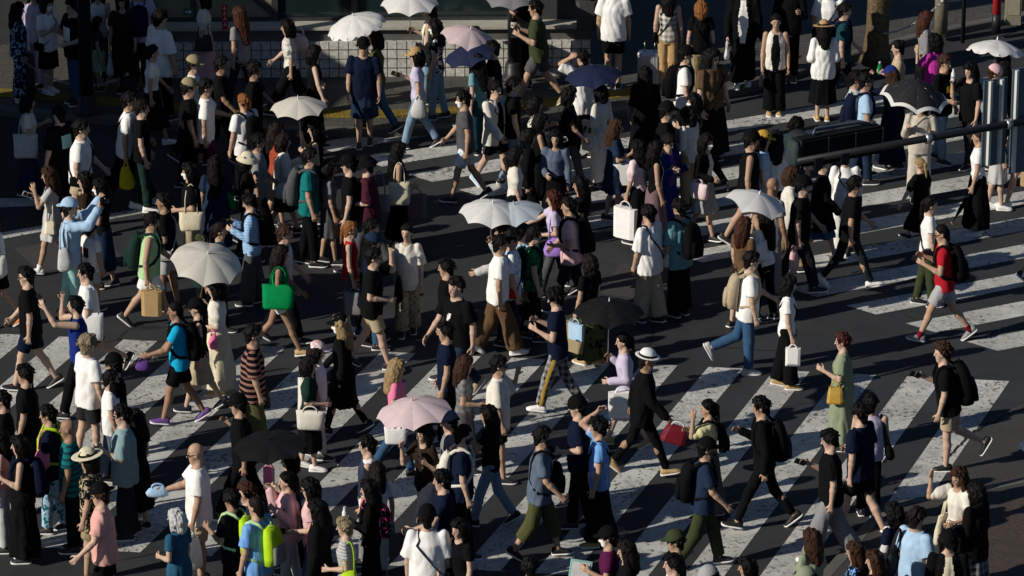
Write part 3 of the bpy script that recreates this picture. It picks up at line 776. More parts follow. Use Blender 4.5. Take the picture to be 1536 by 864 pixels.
UMB = 'open sun umbrellas'
def umbrella(px, py, p, side, color, label, rad=.50, n=8, dz=.60, lace=0, edge=None, tip=None, cy=0, deep=.40):
    """canopy apex at the pixel, dz above the holder's hand, shaft running down to the hand"""
    hand = p.M @ p.rig.J['hand' + side]
    lo_, hi_ = hand.z + .1, hand.z + 2.0
    for _ in range(30):                      # height at which the canopy stands straight above the hand
        mid = (lo_ + hi_) / 2
        if at(px, py, mid).y > hand.y - .05: lo_ = mid
        else: hi_ = mid
    z_ = min(max(mid, hand.z + .36), hand.z + .85)
    ap = at(px, py, z_); ax = (ap - hand).normalized()
    if abs(z_ - mid) > .02: print('UMB', label, 'L', round(mid - hand.z, 2), 'dx', round(ap.x - hand.x, 2))
    elif abs(ap.x - hand.x) > .2: print('UMB', label, 'L', round(mid - hand.z, 2), 'dx', round(ap.x - hand.x, 2))
    if cy: ax = (ax + Vector((0, -cy, 0))).normalized()
    L = (ap - hand).length
    Q = Vector((0, 0, 1)).rotation_difference(ax)
    t = thing('umbrella', label, 'umbrella', ap - ax * (L + .10), 0, 1, UMB); t.rotation_euler = Q.to_euler()
    H = L + .10; sag = rad * deep; b = MB(); per = 6
    fr = [0.03, .25, .5, .75, .90, 1.0]
    N = n * per
    for k in range(n):
        rows = []
        for f in fr:
            row = []
            for i in range(per + 1):
                u = i / per; rr = rad * f * math.cos(math.pi/n) / math.cos(2*math.pi/n*u - math.pi/n); a = 2*math.pi*(k + u)/n
                z = H - sag * (rr/rad)**1.7 + .05 * f * f * rad * math.sin(math.pi*u)
                if lace and f == 1.0: z += -.035 + .02 * math.cos(2*math.pi*(k*per + i)/3)
                row.append((rr*math.cos(a), rr*math.sin(a), z))
            rows.append(row)
        m0 = len(b.mi); b.loft(rows, 0, cap=False, closed=False)
        if edge: b.mi[-per:] = [1] * per
    b.poly([(rad*.032*math.cos(2*math.pi*j/n), rad*.032*math.sin(2*math.pi*j/n), H + .001) for j in range(n)])
    me = b.mesh('canopy', True)
    mt = plain('umbrella_' + color, color, .75, 0, .3, .05, 6., 0, .22)
    part('canopy', me, [mt, plain('umbrella_' + (edge or color), edge or color, .75, 0, .3, .05, 6., 0, .22)], t)
    s = MB(); s.tube([(0, 0, .12), (0, 0, H + .05)], .0065, 8); s.build('shaft', plain('umbrella_metal', (.3, .3, .31), .3, .8), t)
    s = MB(); s.lathe([(.006, H), (.012, H + .005), (.009, H + .035), (.003, H + .06)], 10); s.build('tip', plain('umbrella_tip_' + (tip or color), tip or color, .4), t)
    s = MB(); s.tube([(0, 0, .14), (0, 0, .03), (0, 0, .0)], [.012, .015, .013], 10); s.build('handle', plain('umbrella_handle', (.10, .06, .035), .5), t)
    s = MB(); s.tube([(rad*f*math.cos(0), 0, H - sag*f**1.75 - .006) for f in (.05, .3, .55, .8, .98)], .004, 5); rm = s.mesh('rib', True)
    for j in range(n):
        r = part('rib', rm, plain('umbrella_metal', (.3, .3, .31)), t); r.rotation_euler = (0, 0, 2*math.pi*j/n)
    return t
# ------------------------------------------------------------------ light and air
SUN_AZ, SUN_EL = R(27), R(27.5)                # light travels towards +x, +y (azimuth measured from +x)
sd = bpy.data.lights.new('sun', 'SUN'); so = bpy.data.objects.new('sun', sd); COLL.objects.link(so)
sd.energy = 5.0; sd.angle = R(.53); sd.color = (1.0, .93, .81)
so.rotation_euler = Vector((math.cos(SUN_AZ) * math.cos(SUN_EL), math.sin(SUN_AZ) * math.cos(SUN_EL), -math.sin(SUN_EL))).to_track_quat('-Z', 'Y').to_euler()
so.location = (-40, -20, 40)
w = bpy.data.worlds.new('World'); scn.world = w; w.use_nodes = True
nt = w.node_tree; bg = nt.nodes['Background']; sky = nt.nodes.new('ShaderNodeTexSky'); sky.sky_type = 'NISHITA'; sky.sun_disc = False
sky.sun_elevation = SUN_EL; sky.sun_rotation = R(90) - math.atan2(-math.sin(SUN_AZ), -math.cos(SUN_AZ)); sky.sun_intensity = 1; sky.ozone_density = 6; sky.dust_density = .4
nt.links.new(sky.outputs[0], bg.inputs[0]); bg.inputs[1].default_value = .05
vs = scn.view_settings; vs.view_transform = 'Standard'; vs.look = 'None'; vs.gamma = 1; vs.exposure = -0.10; vs.use_curve_mapping = False
scn.render.film_transparent = False

# ------------------------------------------------------------------ ground
def ground_mat(name, c0, c1, sc=1.0, rough=.85, big=.35, bump=.25, crack=0):
    m, nt, b = new_mat(name); L = nt.links
    ge = node(nt, 'ShaderNodeNewGeometry')
    n1 = node(nt, 'ShaderNodeTexNoise', Scale=60.*sc, Detail=5., Roughness=.75); n2 = node(nt, 'ShaderNodeTexNoise', Scale=.7*sc, Detail=4.)
    L.new(ge.outputs['Position'], n1.inputs[0]); L.new(ge.outputs['Position'], n2.inputs[0])
    a = ramp(nt, n1.outputs[0], [(.3, c0), (.72, c1)])
    d = ramp(nt, n2.outputs[0], [(.3, 1 - big), (.46, 1 - big*.4), (.5, 1 - big*.75), (.72, 1.05)])
    mu = node(nt, 'ShaderNodeMix', data_type='RGBA', blend_type='MULTIPLY'); mu.inputs[0].default_value = 1
    L.new(a.outputs[0], mu.inputs[6]); L.new(d.outputs[0], mu.inputs[7]); out = mu.outputs[2]
    if crack:
        vz = node(nt, 'ShaderNodeTexVoronoi', feature='DISTANCE_TO_EDGE', Scale=.42)
        nz = node(nt, 'ShaderNodeTexNoise', Scale=1.6, Detail=4.); L.new(ge.outputs['Position'], nz.inputs[0])
        ad = node(nt, 'ShaderNodeMix', data_type='RGBA'); ad.inputs[0].default_value = .22; L.new(ge.outputs['Position'], ad.inputs[6]); L.new(nz.outputs[1], ad.inputs[7])
        L.new(ad.outputs[2], vz.inputs[0])
        k = ramp(nt, vz.outputs[0], [(.004, 1), (.009, 0)])
        n3 = node(nt, 'ShaderNodeTexNoise', Scale=.35, Detail=2.); L.new(ge.outputs['Position'], n3.inputs[0]); n3r = ramp(nt, n3.outputs[0], [(.55, 0), (.6, 1)])
        mm = node(nt, 'ShaderNodeMath', operation='MULTIPLY'); L.new(k.outputs[0], mm.inputs[0]); L.new(n3r.outputs[0], mm.inputs[1])
        out = mixc(nt, mm.outputs[0], out, (.012, .012, .013))
    L.new(out, b.inputs['Base Color']); b.inputs['Roughness'].default_value = rough; b.inputs['Specular IOR Level'].default_value = .3
    bp = node(nt, 'ShaderNodeBump', Strength=bump, Distance=.01); L.new(n1.outputs[0], bp.inputs['Height']); L.new(bp.outputs[0], b.inputs['Normal'])
    return m
M_ASPH = ground_mat('asphalt', (.023, .0255, .029), (.051, .055, .060), crack=1)
M_PAVE = ground_mat('pavement_concrete', (.045, .044, .041), (.08, .077, .07), .6)
M_KERB = ground_mat('kerb_stone', (.10, .10, .09), (.16, .155, .14), .8)
def brick_mat(name, c1, c2, mo, bw, rh, rot=0, mort=.012):
    m, nt, b = new_mat(name); L = nt.links; ge = node(nt, 'ShaderNodeNewGeometry'); mp = node(nt, 'ShaderNodeMapping'); mp.inputs['Rotation'].default_value = (0, 0, rot)
    L.new(ge.outputs['Position'], mp.inputs[0]); br = node(nt, 'ShaderNodeTexBrick'); L.new(mp.outputs[0], br.inputs[0])
    for k, v in (('Color1', c1), ('Color2', c2), ('Mortar', mo)): br.inputs[k].default_value = (*v, 1)
    br.inputs['Scale'].default_value = 1; br.inputs['Mortar Size'].default_value = mort; br.inputs['Brick Width'].default_value = bw; br.inputs['Row Height'].default_value = rh
    n = node(nt, 'ShaderNodeTexNoise', Scale=20., Detail=4.); L.new(ge.outputs['Position'], n.inputs[0]); r = ramp(nt, n.outputs[0], [(.3, .6), (.7, 1.08)])
    mu = node(nt, 'ShaderNodeMix', data_type='RGBA', blend_type='MULTIPLY'); mu.inputs[0].default_value = 1; L.new(br.outputs[0], mu.inputs[6]); L.new(r.outputs[0], mu.inputs[7])
    L.new(mu.outputs[2], b.inputs['Base Color']); b.inputs['Roughness'].default_value = .85
    bp = node(nt, 'ShaderNodeBump', Strength=.4, Distance=.008); L.new(br.outputs[1], bp.inputs['Height']); bp.invert = True; L.new(bp.outputs[0], b.inputs['Normal'])
    return m
M_BRICK = brick_mat('brick_paving', (.075, .048, .038), (.055, .038, .032), (.05, .045, .04), .21, .10, R(25))
M_SLAB = brick_mat('slab_paving', (.075, .072, .064), (.060, .058, .052), (.03, .03, .028), .6, .3, R(4), .008)
def paint_mat():
    m, nt, b = new_mat('worn_road_paint'); L = nt.links; ge = node(nt, 'ShaderNodeNewGeometry'); P_ = ge.outputs['Position']
    def nz(s, d, r=.6, dist=0.):
        n = node(nt, 'ShaderNodeTexNoise', Scale=s, Detail=d, Roughness=r, Distortion=dist); L.new(P_, n.inputs[0]); return n.outputs[0]
    fine = nz(13., 6., .72, .6); big = nz(.9, 3.)
    ad = node(nt, 'ShaderNodeMath', operation='MULTIPLY_ADD'); L.new(big, ad.inputs[0]); ad.inputs[1].default_value = .30; L.new(fine, ad.inputs[2])
    wear = ramp(nt, ad.outputs[0], [(.715, 0), (.77, 1), ]).outputs[0]      # 1 = bare asphalt
    vz = node(nt, 'ShaderNodeTexVoronoi', feature='DISTANCE_TO_EDGE', Scale=9.); dn = node(nt, 'ShaderNodeTexNoise', Scale=7., Detail=5.); L.new(P_, dn.inputs[0])
    mx = node(nt, 'ShaderNodeMix', data_type='RGBA'); mx.inputs[0].default_value = .34; L.new(P_, mx.inputs[6]); L.new(dn.outputs[1], mx.inputs[7]); L.new(mx.outputs[2], vz.inputs[0])
    ck = ramp(nt, vz.outputs[0], [(.010, .9), (.034, 0)]).outputs[0]; md = ramp(nt, nz(2.1, 3.), [(.44, 0), (.54, 1)]).outputs[0]
    m1 = node(nt, 'ShaderNodeMath', operation='MULTIPLY'); L.new(ck, m1.inputs[0]); L.new(md, m1.inputs[1])
    m2 = node(nt, 'ShaderNodeMath', operation='MAXIMUM'); L.new(m1.outputs[0], m2.inputs[0]); L.new(wear, m2.inputs[1])
    white = ramp(nt, nz(3.5, 4.), [(.3, (.50, .50, .48)), (.7, (.66, .66, .63))]).outputs[0]
    mw = node(nt, 'ShaderNodeMix', data_type='RGBA', blend_type='MULTIPLY'); mw.inputs[0].default_value = 1; L.new(white, mw.inputs[6]); L.new(ramp(nt, nz(.55, 5., .7), [(.36, .66), (.62, 1.0)]).outputs[0], mw.inputs[7]); white = mw.outputs[2]
    L.new(mixc(nt, m2.outputs[0], white, (.075, .075, .073)), b.inputs['Base Color']); b.inputs['Roughness'].default_value = .8; b.inputs['Specular IOR Level'].default_value = .25
    bp = node(nt, 'ShaderNodeBump', Strength=.3, Distance=.006); L.new(fine, bp.inputs['Height']); L.new(bp.outputs[0], b.inputs['Normal'])
    return m
M_PAINT = paint_mat()

def flat(name, pts, z, mat):
    pts = [(p[0], p[1], z) for p in pts]
    tri = tessellate_polygon([[Vector(p) for p in pts]])
    me = bpy.data.meshes.new(name); fs = []
    for t in tri:
        a, b, c = (Vector(pts[i]) for i in t); fs.append(t if (b - a).cross(c - a).z > 0 else t[::-1])
    me.from_pydata(pts, [], fs); me.update()
    return tag(part(name, me, mat), kind='structure')
def slab(name, pts, z, mat, z0=-.02, inset=None):
    flat(name, pts, z, mat)
b = MB(); S = 900
b.poly([(-S, -200, 0), (S, -200, 0), (S, S, 0), (-S, S, 0)]); tag(b.build('road', M_ASPH), kind='structure')

def G(px, py): p = at(px, py, 0); return Vector((p.x, p.y))
def smooth_line(pts, n=6):
    out = []
    for i in range(len(pts) - 1):
        p0, p1, p2, p3 = pts[max(i-1, 0)], pts[i], pts[i+1], pts[min(i+2, len(pts)-1)]
        for k in range(n):
            t = k/n; out.append(.5*((2*p1) + (p2-p0)*t + (2*p0-5*p1+4*p2-p3)*t*t + (3*p1-p0-3*p2+p3)*t**3))
    out.append(pts[-1]); return out
def offset(line, d):
    out = []
    for i, p in enumerate(line):
        t = (line[min(i+1, len(line)-1)] - line[max(i-1, 0)]).normalized(); out.append(p + Vector((-t.y, t.x)) * d)
    return out
def kerb(name, line, z=.12, wdt=.16):
    """a row of kerb stones along a line, inner side on the left"""
    b = MB(); inn = offset(line, wdt); n = len(line)
    rings = [[(p.x, p.y, -.02), (p.x, p.y, z - .015), (p.x + (q.x-p.x)*.12, p.y + (q.y-p.y)*.12, z + .004), (q.x, q.y, z + .004), (q.x, q.y, -.02)] for p, q in zip(line, inn)]
    b.loft(rings); return tag(b.build(name, M_KERB), kind='structure')
KL = smooth_line([G(-900, 120), G(-300, 152), G(0, 174), G(300, 198), G(560, 206), G(780, 194), G(1000, 166), G(1130, 138), G(1260, 98), G(1400, 60), G(1600, 22), G(2000, -40)])
far = [Vector((60, 190)), Vector((-80, 190))]
SIDEWALK.append([tuple(p) for p in KL + far])
kerb('far_kerb', KL)
flat('far_sidewalk', offset(KL, .16) + far, .12, M_SLAB)
M_TACT = plain('tactile_yellow', (.17, .125, .022), .8, 0, .2, .25, 6., .3)
def strip(name, line, d0, d1, z, mat):
    a, c = offset(line, d0), offset(line, d1); b = MB()
    for i in range(len(line) - 1): b.poly([(*a[i], z), (*a[i+1], z), (*c[i+1], z), (*c[i], z)])
    return tag(b.build(name, mat), kind='structure')
KT = [p for p in KL if to_px((p.x, p.y, 0))[0] < 1030]
st_ = strip('tactile_paving', KT, .55, .95, .126, M_TACT)
b = MB()                                   # raised domes of the tactile strip, one sheet of bumps
for dd in (.62, .70, .78, .86):
    ln = offset(KT, dd)
    for i in range(len(ln) - 1):
        if ln[i].x < -13 or ln[i].x > 13: continue
        L_ = (ln[i+1] - ln[i]).length; k = max(int(L_ / .08), 1)
        for j in range(k):
            p = ln[i].lerp(ln[i+1], j/k); b.loft([[(p.x + r*math.cos(a), p.y + r*math.sin(a), .126 + z) for a in (0, 1.05, 2.09, 3.14, 4.19, 5.24)] for r, z in ((.02, 0), (.013, .006))])
tag(b.build('tactile_bumps', M_TACT), kind='structure')
# near right corner island
KR = smooth_line([G(1150, 960), G(1250, 850), G(1305, 788), G(1350, 764), G(1420, 752), G(1490, 738), G(1560, 722), G(1680, 690), G(1900, 620)][::-1])
KR2 = KR[::-1]
isl = [Vector((40, 20)), ]
NE = KR + [Vector((KR[-1].x, 20)), Vector((60, 20)), Vector((60, KR[0].y))]
SIDEWALK.append([tuple(p) for p in NE])
kerb('near_kerb', KR)
flat('near_sidewalk', offset(KR, .16) + NE[len(KR):], .12, M_PAVE)
flat('brick_paving', [G(1462, 810), G(1478, 785), G(1512, 765), G(1550, 750), G(1700, 715), G(1900, 800), G(1500, 1000), G(1440, 900)], .124, M_BRICK)

M_PATCH = ground_mat('old_asphalt', (.034, .034, .034), (.085, .083, .078), .55, .9, .3, .5)
flat('road_patch', [G(1415, 690), G(1452, 648), G(1505, 618), G(1560, 596), G(1700, 560), G(1700, 690), G(1560, 722), G(1470, 738)], .002, M_PATCH)
flat('road_patch', [G(930, 395), G(1010, 404), G(985, 452), G(900, 440)], .002, M_PATCH)
flat('road_patch', [G(20, 372), G(150, 352), G(190, 392), G(60, 408)], .002, M_PATCH)
b = MB(); ck = smooth_line([G(1415, 692), G(1440, 668), G(1462, 648), G(1500, 628), G(1560, 604)], 8); rr = random.Random(2)
ck = [p + Vector((rr.uniform(-.03, .03), rr.uniform(-.05, .05))) for p in ck]
for i in range(len(ck) - 1):
    n_ = (ck[i+1] - ck[i]).normalized(); n_ = Vector((-n_.y, n_.x)) * .018; b.poly([(*(ck[i] - n_), .006), (*(ck[i+1] - n_), .006), (*(ck[i+1] + n_), .006), (*(ck[i] + n_), .006)])
tag(b.build('road_crack', plain('crack_tar', (.008, .008, .009), .9)), kind='structure')
# zebra stripes
def stripe(name, q): return flat(name, q, .004, M_PAINT)
T0 = G(1014, 549); pitch = (G(1514, 572) - G(236, 512)) / 13.0
long_ = (G(1365, 752) - G(1490, 571)).normalized()
T0 = G(1514, 572)
for k in range(0, 20):
    r = T0 - pitch * k; l = r - pitch * .53
    ln = 7.2
    stripe('crosswalk_stripe', [l, l + long_ * ln, r + long_ * ln, r])
A0, A1 = G(1314, 472), G(575, 251)
sdir = (G(1530, 431) - G(1314, 472)).normalized()
lend = (A1 - A0)
pit = Vector((0, 0))
cr = lambda a, b: a.x*b.y - a.y*b.x
u_l = lend.normalized(); step = .97 / abs(cr(u_l, sdir))
for k in range(-4, 22):
    p = A0 + u_l * step * k; q = p + u_l * step * .50
    ln = 16 if to_px((p.x, p.y, 0))[0] > 640 else 1.9 if k < 17 else 1.2
    stripe('crosswalk_stripe', [p, p + sdir * ln, q + sdir * ln, q])
for a, bq in (((-200, 384, -200, 396), (235, 309, 235, 316)), ((-200, 300, -200, 318), (66, 297, 66, 309))):
    stripe('stop_line', [G(a[0], a[1]), G(a[2], a[3]), G(bq[2], bq[3]), G(bq[0], bq[1])])
for px, py in ((905, 800), (60, 640)):
    p = G(px, py); b = MB(); b.lathe([(.30, .003), (.30, .006), (.27, .008)], 28, (p.x, p.y, 0)); tag(b.build('manhole_cover', plain('cast_iron', (.05, .05, .05), .5, .6, .4, .3, 40., .5)), kind='structure')

# ------------------------------------------------------------------ tiled corner building
def bm_tile():
    m = brick_mat('white_wall_tile', (.66, .64, .58), (.60, .58, .53), (.05, .05, .05), .155, .155, 0, .008)
    return m
fl_, fr_ = at(250, 118, .12), at(886, 114, .12)
X = (fr_ - fl_).normalized(); Yb = Vector((-X.y, X.x, 0)); Zb = Vector((0, 0, 1))
bl = thing('corner_building', 'dark glazed building with white tiled base wall behind the far sidewalk', 'building', fr_, math.atan2(X.y, X.x))
def BX(name, x0, x1, y0, y1, z0, z1, mat, par=None):
    b = MB(); b.box(((x0+x1)/2, (y0+y1)/2, (z0+z1)/2), (x1-x0, y1-y0, z1-z0)); return b.build(name, mat, par or bl)
def tilemat(m):
    nt = m.node_tree
    ge = [n for n in nt.nodes if n.type == 'NEW_GEOMETRY'][0]; mp = [n for n in nt.nodes if n.type == 'MAPPING'][0]; L = nt.links
    tc = node(nt, 'ShaderNodeTexCoord'); sx = node(nt, 'ShaderNodeSeparateXYZ'); L.new(tc.outputs['Object'], sx.inputs[0])
    ad = node(nt, 'ShaderNodeMath', operation='ADD'); L.new(sx.outputs[0], ad.inputs[0]); L.new(sx.outputs[1], ad.inputs[1])
    cx = node(nt, 'ShaderNodeCombineXYZ'); L.new(ad.outputs[0], cx.inputs[0]); L.new(sx.outputs[2], cx.inputs[1]); L.new(cx.outputs[0], mp.inputs[0])
    br = [n for n in nt.nodes if n.type == 'TEX_BRICK'][0]; br.offset = 0
    return m
M_TILE = tilemat(bm_tile())
M_STONE = plain('dark_grey_stone', (.10, .10, .095), .7, 0, .3, .15, 8.)
M_SILL = plain('pale_sill_stone', (.40, .38, .33), .75, 0, .3, .12, 6.)
M_GLASS = plain('dark_window_glass', (.012, .022, .024), .08, 0, .6, .2, 1.)
M_FRAME = plain('window_frame_metal', (.06, .065, .065), .4, .5, .4)
M_PANEL = plain('beige_window_panel', (.22, .20, .13), .6, 0, .3, .1, 5.)
M_WALLD = plain('dark_facade', (.045, .047, .05), .6, 0, .3, .2, 3.)
Wd = 14.0
XL = -7.05
BX('tiled_base', XL, 0, 0, 6, -.12, .60, M_TILE)
BX('entrance_wall', -Wd, XL - .005, 1.8, 5.95, -.12, 3.598, M_WALLD)
BX('stone_band', XL, -.003, .06, 6, .60, .80, M_STONE)
BX('window_sill', XL, .03, -.02, 5.98, .80, .845, M_SILL)
BX('upper_wall', -Wd, 0, .34, 6, 3.6, 9.0, M_WALLD)
BX('corner_pier', -1.12, 0, .34, 6, .845, 3.6, M_WALLD)
mull = [XL, -6.35, -5.05, -3.78, -2.64, -1.12]
for i in range(len(mull) - 1):
    x0, x1 = mull[i], mull[i+1]
    f = MB()
    for a, c in ((x0, x0 + .05), (x1 - .05, x1)): f.box(((a+c)/2, .38, 2.22), (c-a, .10, 2.75))
    for z in (.87, 3.57): f.box(((x0+x1)/2, .38, z), (x1-x0-.1, .098, .05))
    fo = f.build('window_frame', M_FRAME, bl)
    BX('window_pane', x0 + .05, x1 - .05, .39, .42, .9, 3.54, M_PANEL if i in (0, 1) else M_GLASS, fo)
BX('back_wall', XL + .01, -1.12, 1.6, 5.9, .845, 3.6, M_WALLD)
b = MB(); xa, xb = -6.2, -5.1
b.loft([[(xa, y, 1.9), (xa + .14, y, 1.9), (xb + .14, y, .93), (xb, y, .93)] for y in (.345, .375)]); b.build('diagonal_brace', M_FRAME, bl)
sp_ = at(337, 26, 1.25) ; t = thing('banner_sign', 'narrow red vertical sign with white characters in building window', 'sign', sp_ + Vector((0, .02, 0)), math.atan2(X.y, X.x))
b = MB(); b.box((0, 0, 0), (.09, .03, .42)); b.build('sign_panel', plain('sign_red', (.40, .02, .02), .5), t)
for zc in (.14, .05, -.04, -.13):
    b = MB(); b.box((0, -.018, zc), (.05, .004, .012)); b.build('character', plain('sign_white', (.6, .6, .58), .5), t)
    b = MB(); b.box((0, -.018, zc + .03), (.012, .004, .035)); b.build('character', plain('sign_white', (.6, .6, .58), .5), t)
sp_ = at(281, 26, 1.3); t = thing('exit_sign', 'small green sign with white arrow on dark wall at upper left', 'sign', sp_ + Vector((0, .3, 0)), math.atan2(X.y, X.x))
b = MB(); b.box((0, 0, 0), (.16, .03, .11)); b.build('sign_panel', plain('sign_green', (.03, .12, .08), .5), t)
b = MB(); b.poly([(-.05, -.017, -.012), (.01, -.017, -.012), (.01, -.017, -.035), (.055, -.017, 0), (.01, -.017, .035), (.01, -.017, .012), (-.05, -.017, .012)]); b.build('arrow', plain('sign_white', (.6, .6, .58), .5), t)
pz = at(880, 42, .97); b = MB()
pl = thing('planter', 'dark square planter with silvery plants on the tiled building ledge', 'planter', pz)
b.loft([ringrect(.32, .30, 0, e=8), ringrect(.36, .34, .48, e=8)]); b.build('planter_box', plain('planter_stone', (.05, .05, .05), .7, 0, .3, .2), pl)
b = MB(); rr = random.Random(3)
for i in range(260):
    a, e_ = rr.uniform(0, 6.28), rr.uniform(.3, 1.4); p = Vector((rr.uniform(-.14, .14), rr.uniform(-.13, .13), .48 + rr.uniform(0, .08))); d = Vector((math.cos(a)*math.cos(e_), math.sin(a)*math.cos(e_), math.sin(e_))) * rr.uniform(.14, .32); s = d.cross(Vector((0, 0, 1))).normalized() * .014
    b.poly([p - s*.4, p + d*.5 - s, p + d, p + d*.5 + s])
b.build('plants', plain('silver_leaf', (.16, .18, .15), .7), pl)

# unseen building added left of the crossing, sized so its shadow darkens the far sidewalk
E_ = G(400, 287); sdx = Vector((math.cos(SUN_AZ), math.sin(SUN_AZ)))
Lsh = 10.0; corner = E_ - sdx * Lsh; hB = Lsh * math.tan(SUN_EL)
E2 = G(540, 150) - sdx * Lsh
wdir = (E2 - corner).normalized(); nrm = Vector((-sdx.x, -sdx.y))
ob = thing('shade_building', 'low grey building added out of view left of the crossing for shade', 'building', (corner.x, corner.y, 0), 0)
q = [corner, corner + wdir * 8, corner + wdir * 8 + nrm * 12, corner + nrm * 12]; q = [v - corner for v in q]
b = MB(); b.loft([[(v.x, v.y, z) for v in q] for z in (0, hB)]); b.build('wall', plain('grey_render', (.30, .29, .27), .8, 0, .3, .1, 2.), ob)
for k in range(3):
    b = MB(); d = wdir; n_ = Vector((d.y, -d.x)); n_ = n_ if n_.dot(sdx) > 0 else -n_
    c = d * (1.6 + 2.6*k) + n_ * .01
    for zc in (2.4,):
        b.box((c.x, c.y, zc), (1.7, .05, 1.7), 0, (Vector((d.x, d.y, 0)), Vector((n_.x, n_.y, 0)), Vector((0, 0, 1))))
    b.build('window', M_GLASS, ob)

# ------------------------------------------------------------------ poles, bollards, chains, tree
def on_ground(px, py, z=.12): p = at(px, py, z); return p
def pole(name, px, py, r, h, mat, label, cat, base=True, z=.12):
    p = on_ground(px, py, z); t = thing(name, label, cat, p)
    b = MB(); b.lathe([(r, .0), (r*.92, h)], 20); b.build('shaft', mat, t, True)
    if base:
        b = MB(); b.lathe([(r*2.2, 0), (r*2.2, .03), (r*1.5, .06), (r*1.35, .25), (r*1.05, .30)], 20); b.build('base_flange', mat, t, True)
    return t
M_POLE = plain('dark_painted_steel', (.018, .019, .022), .45, .3, .4)
pole('lamp_post', 131, 168, .105, 7.0, M_POLE, 'thick dark lamp post with flanged base between the chained bollards', 'lamp post')
sp = pole('street_pole', 771, 118, .105, 6.0, M_POLE, 'black pole with white sticker in front of the tiled wall', 'pole')
b = MB(); cx = 0
for k in range(7):
    a0 = R(-118 + k*8); a1 = R(-110 + k*8); b.poly([(.108*math.cos(a0), .108*math.sin(a0), .72), (.108*math.cos(a1), .108*math.sin(a1), .72), (.108*math.cos(a1), .108*math.sin(a1), .98), (.108*math.cos(a0), .108*math.sin(a0), .98)])
b.build('sticker', plain('white_sticker', (.6, .6, .58), .5), sp)
b = MB()
for zz, xs in ((.92, ((-.045, -.02), (-.01, .01), (.02, .045))), (.86, ((-.045, .0), (.01, .04))), (.80, ((-.04, -.01), (.0, .045))), (.75, ((-.045, -.03), (-.015, .03)))):
    for x0, x1 in xs: b.box(((x0+x1)/2, -math.sqrt(.1105**2 - ((x0+x1)/2)**2) - .001, zz + .01), (x1-x0, .003, .022))
b.build('sticker_print', plain('sticker_ink', (.03, .03, .03), .5), sp)
M_BOLL = plain('bollard_stone', (.15, .13, .09), .8, 0, .3, .2, 10., .2)
M_BDARK = plain('bollard_dark', (.05, .052, .055), .6, 0, .3, .2)
def bollard(px, py, h, r, mat, label, z=.12):
    p = on_ground(px, py, z); t = thing('bollard', label, 'bollard', p, 0, 1, 'bollards along the kerb')
    b = MB(); b.lathe([(r, 0), (r, h - r*.9), (r*.92, h - r*.5), (r*.65, h - r*.15), (.01, h)], 22); b.build('post', mat, t, True)
    b = MB(); b.tube([(0, -r - .03, h*.82), (0, -r + .02, h*.82)], .03, 8); b.build('chain_ring', plain('chain_steel', (.42, .42, .41), .5, .1), t, True)
    return p + Vector((0, -r - .02, h*.82))
def chain(a, b_, sag, label):
    t = MB(); n = int((b_ - a).length / .055); 
    for i in range(n):
        f = (i + .5)/n; p = a.lerp(b_, f) - Vector((0, 0, sag*4*f*(1-f))); d = (b_ - a).normalized() + Vector((0, 0, -sag*4*(1-2*f)/(b_-a).length)); d.normalize()
        s = d.cross(Vector((0, 0, 1))).normalized(); u = s.cross(d)
        if i % 2: s, u = u, s
        t.tube([p + d*.034*math.cos(k*math.pi/4) + s*.018*math.sin(k*math.pi/4) for k in range(9)], .0075, 5)
    o = t.build('chain', plain('chain_steel', (.42, .42, .41), .5, .1), None, True); tag(o, label, 'chain')
c1 = bollard(41, 142, .72, .13, M_BDARK, 'dark bollard with bright cap at the left end of the chain')
c2 = bollard(193, 138, .42, .13, M_BDARK, 'short rounded stone bollard right of the dark lamp post')
chain(c1, c2, .28, 'sagging steel chain hung between two bollards around the lamp post')
c3 = bollard(1411, 52, .75, .11, M_BOLL, 'tan round topped bollard holding two chains at upper right')
c4 = bollard(1531, 14, .75, .11, M_BOLL, 'tan round topped bollard at the top right corner')
chain(c3, c4, .10, 'chain running right from the tan bollard towards the red pole')
tr = on_ground(1313, 93)
c5 = tr + Vector((-.28, -.1, .55)); chain(tr + Vector((.1, -.2, .55)), c3, .12, 'sagging chain from the street tree to the tan bollard')
pole('sign_pole', 1444, 64, .035, 3.2, M_POLE, 'thin black pole left of the red pole at upper right', 'pole', False)
rp = pole('red_pole', 1494, 48, .07, 3.4, plain('red_paint', (.42, .02, .03), .5, 0, .4), 'red painted pole with black foot at the top right', 'pole', False)
b = MB(); b.lathe([(.075, 0), (.075, .32)], 16); b.build('black_foot', M_POLE, rp, True)
t = thing('utility_box', 'beige street cabinet at the top right corner behind the red pole', 'cabinet', on_ground(1520, 38))
b = MB(); b.box((0, .15, .6), (.24, .3, 1.2)); b.build('cabinet_body', plain('beige_paint', (.22, .20, .15), .6), t)
b = MB(); b.box((0, -.006, .65), (.19, .008, .95)); b.build('door', plain('beige_door', (.30, .27, .19), .55), t)
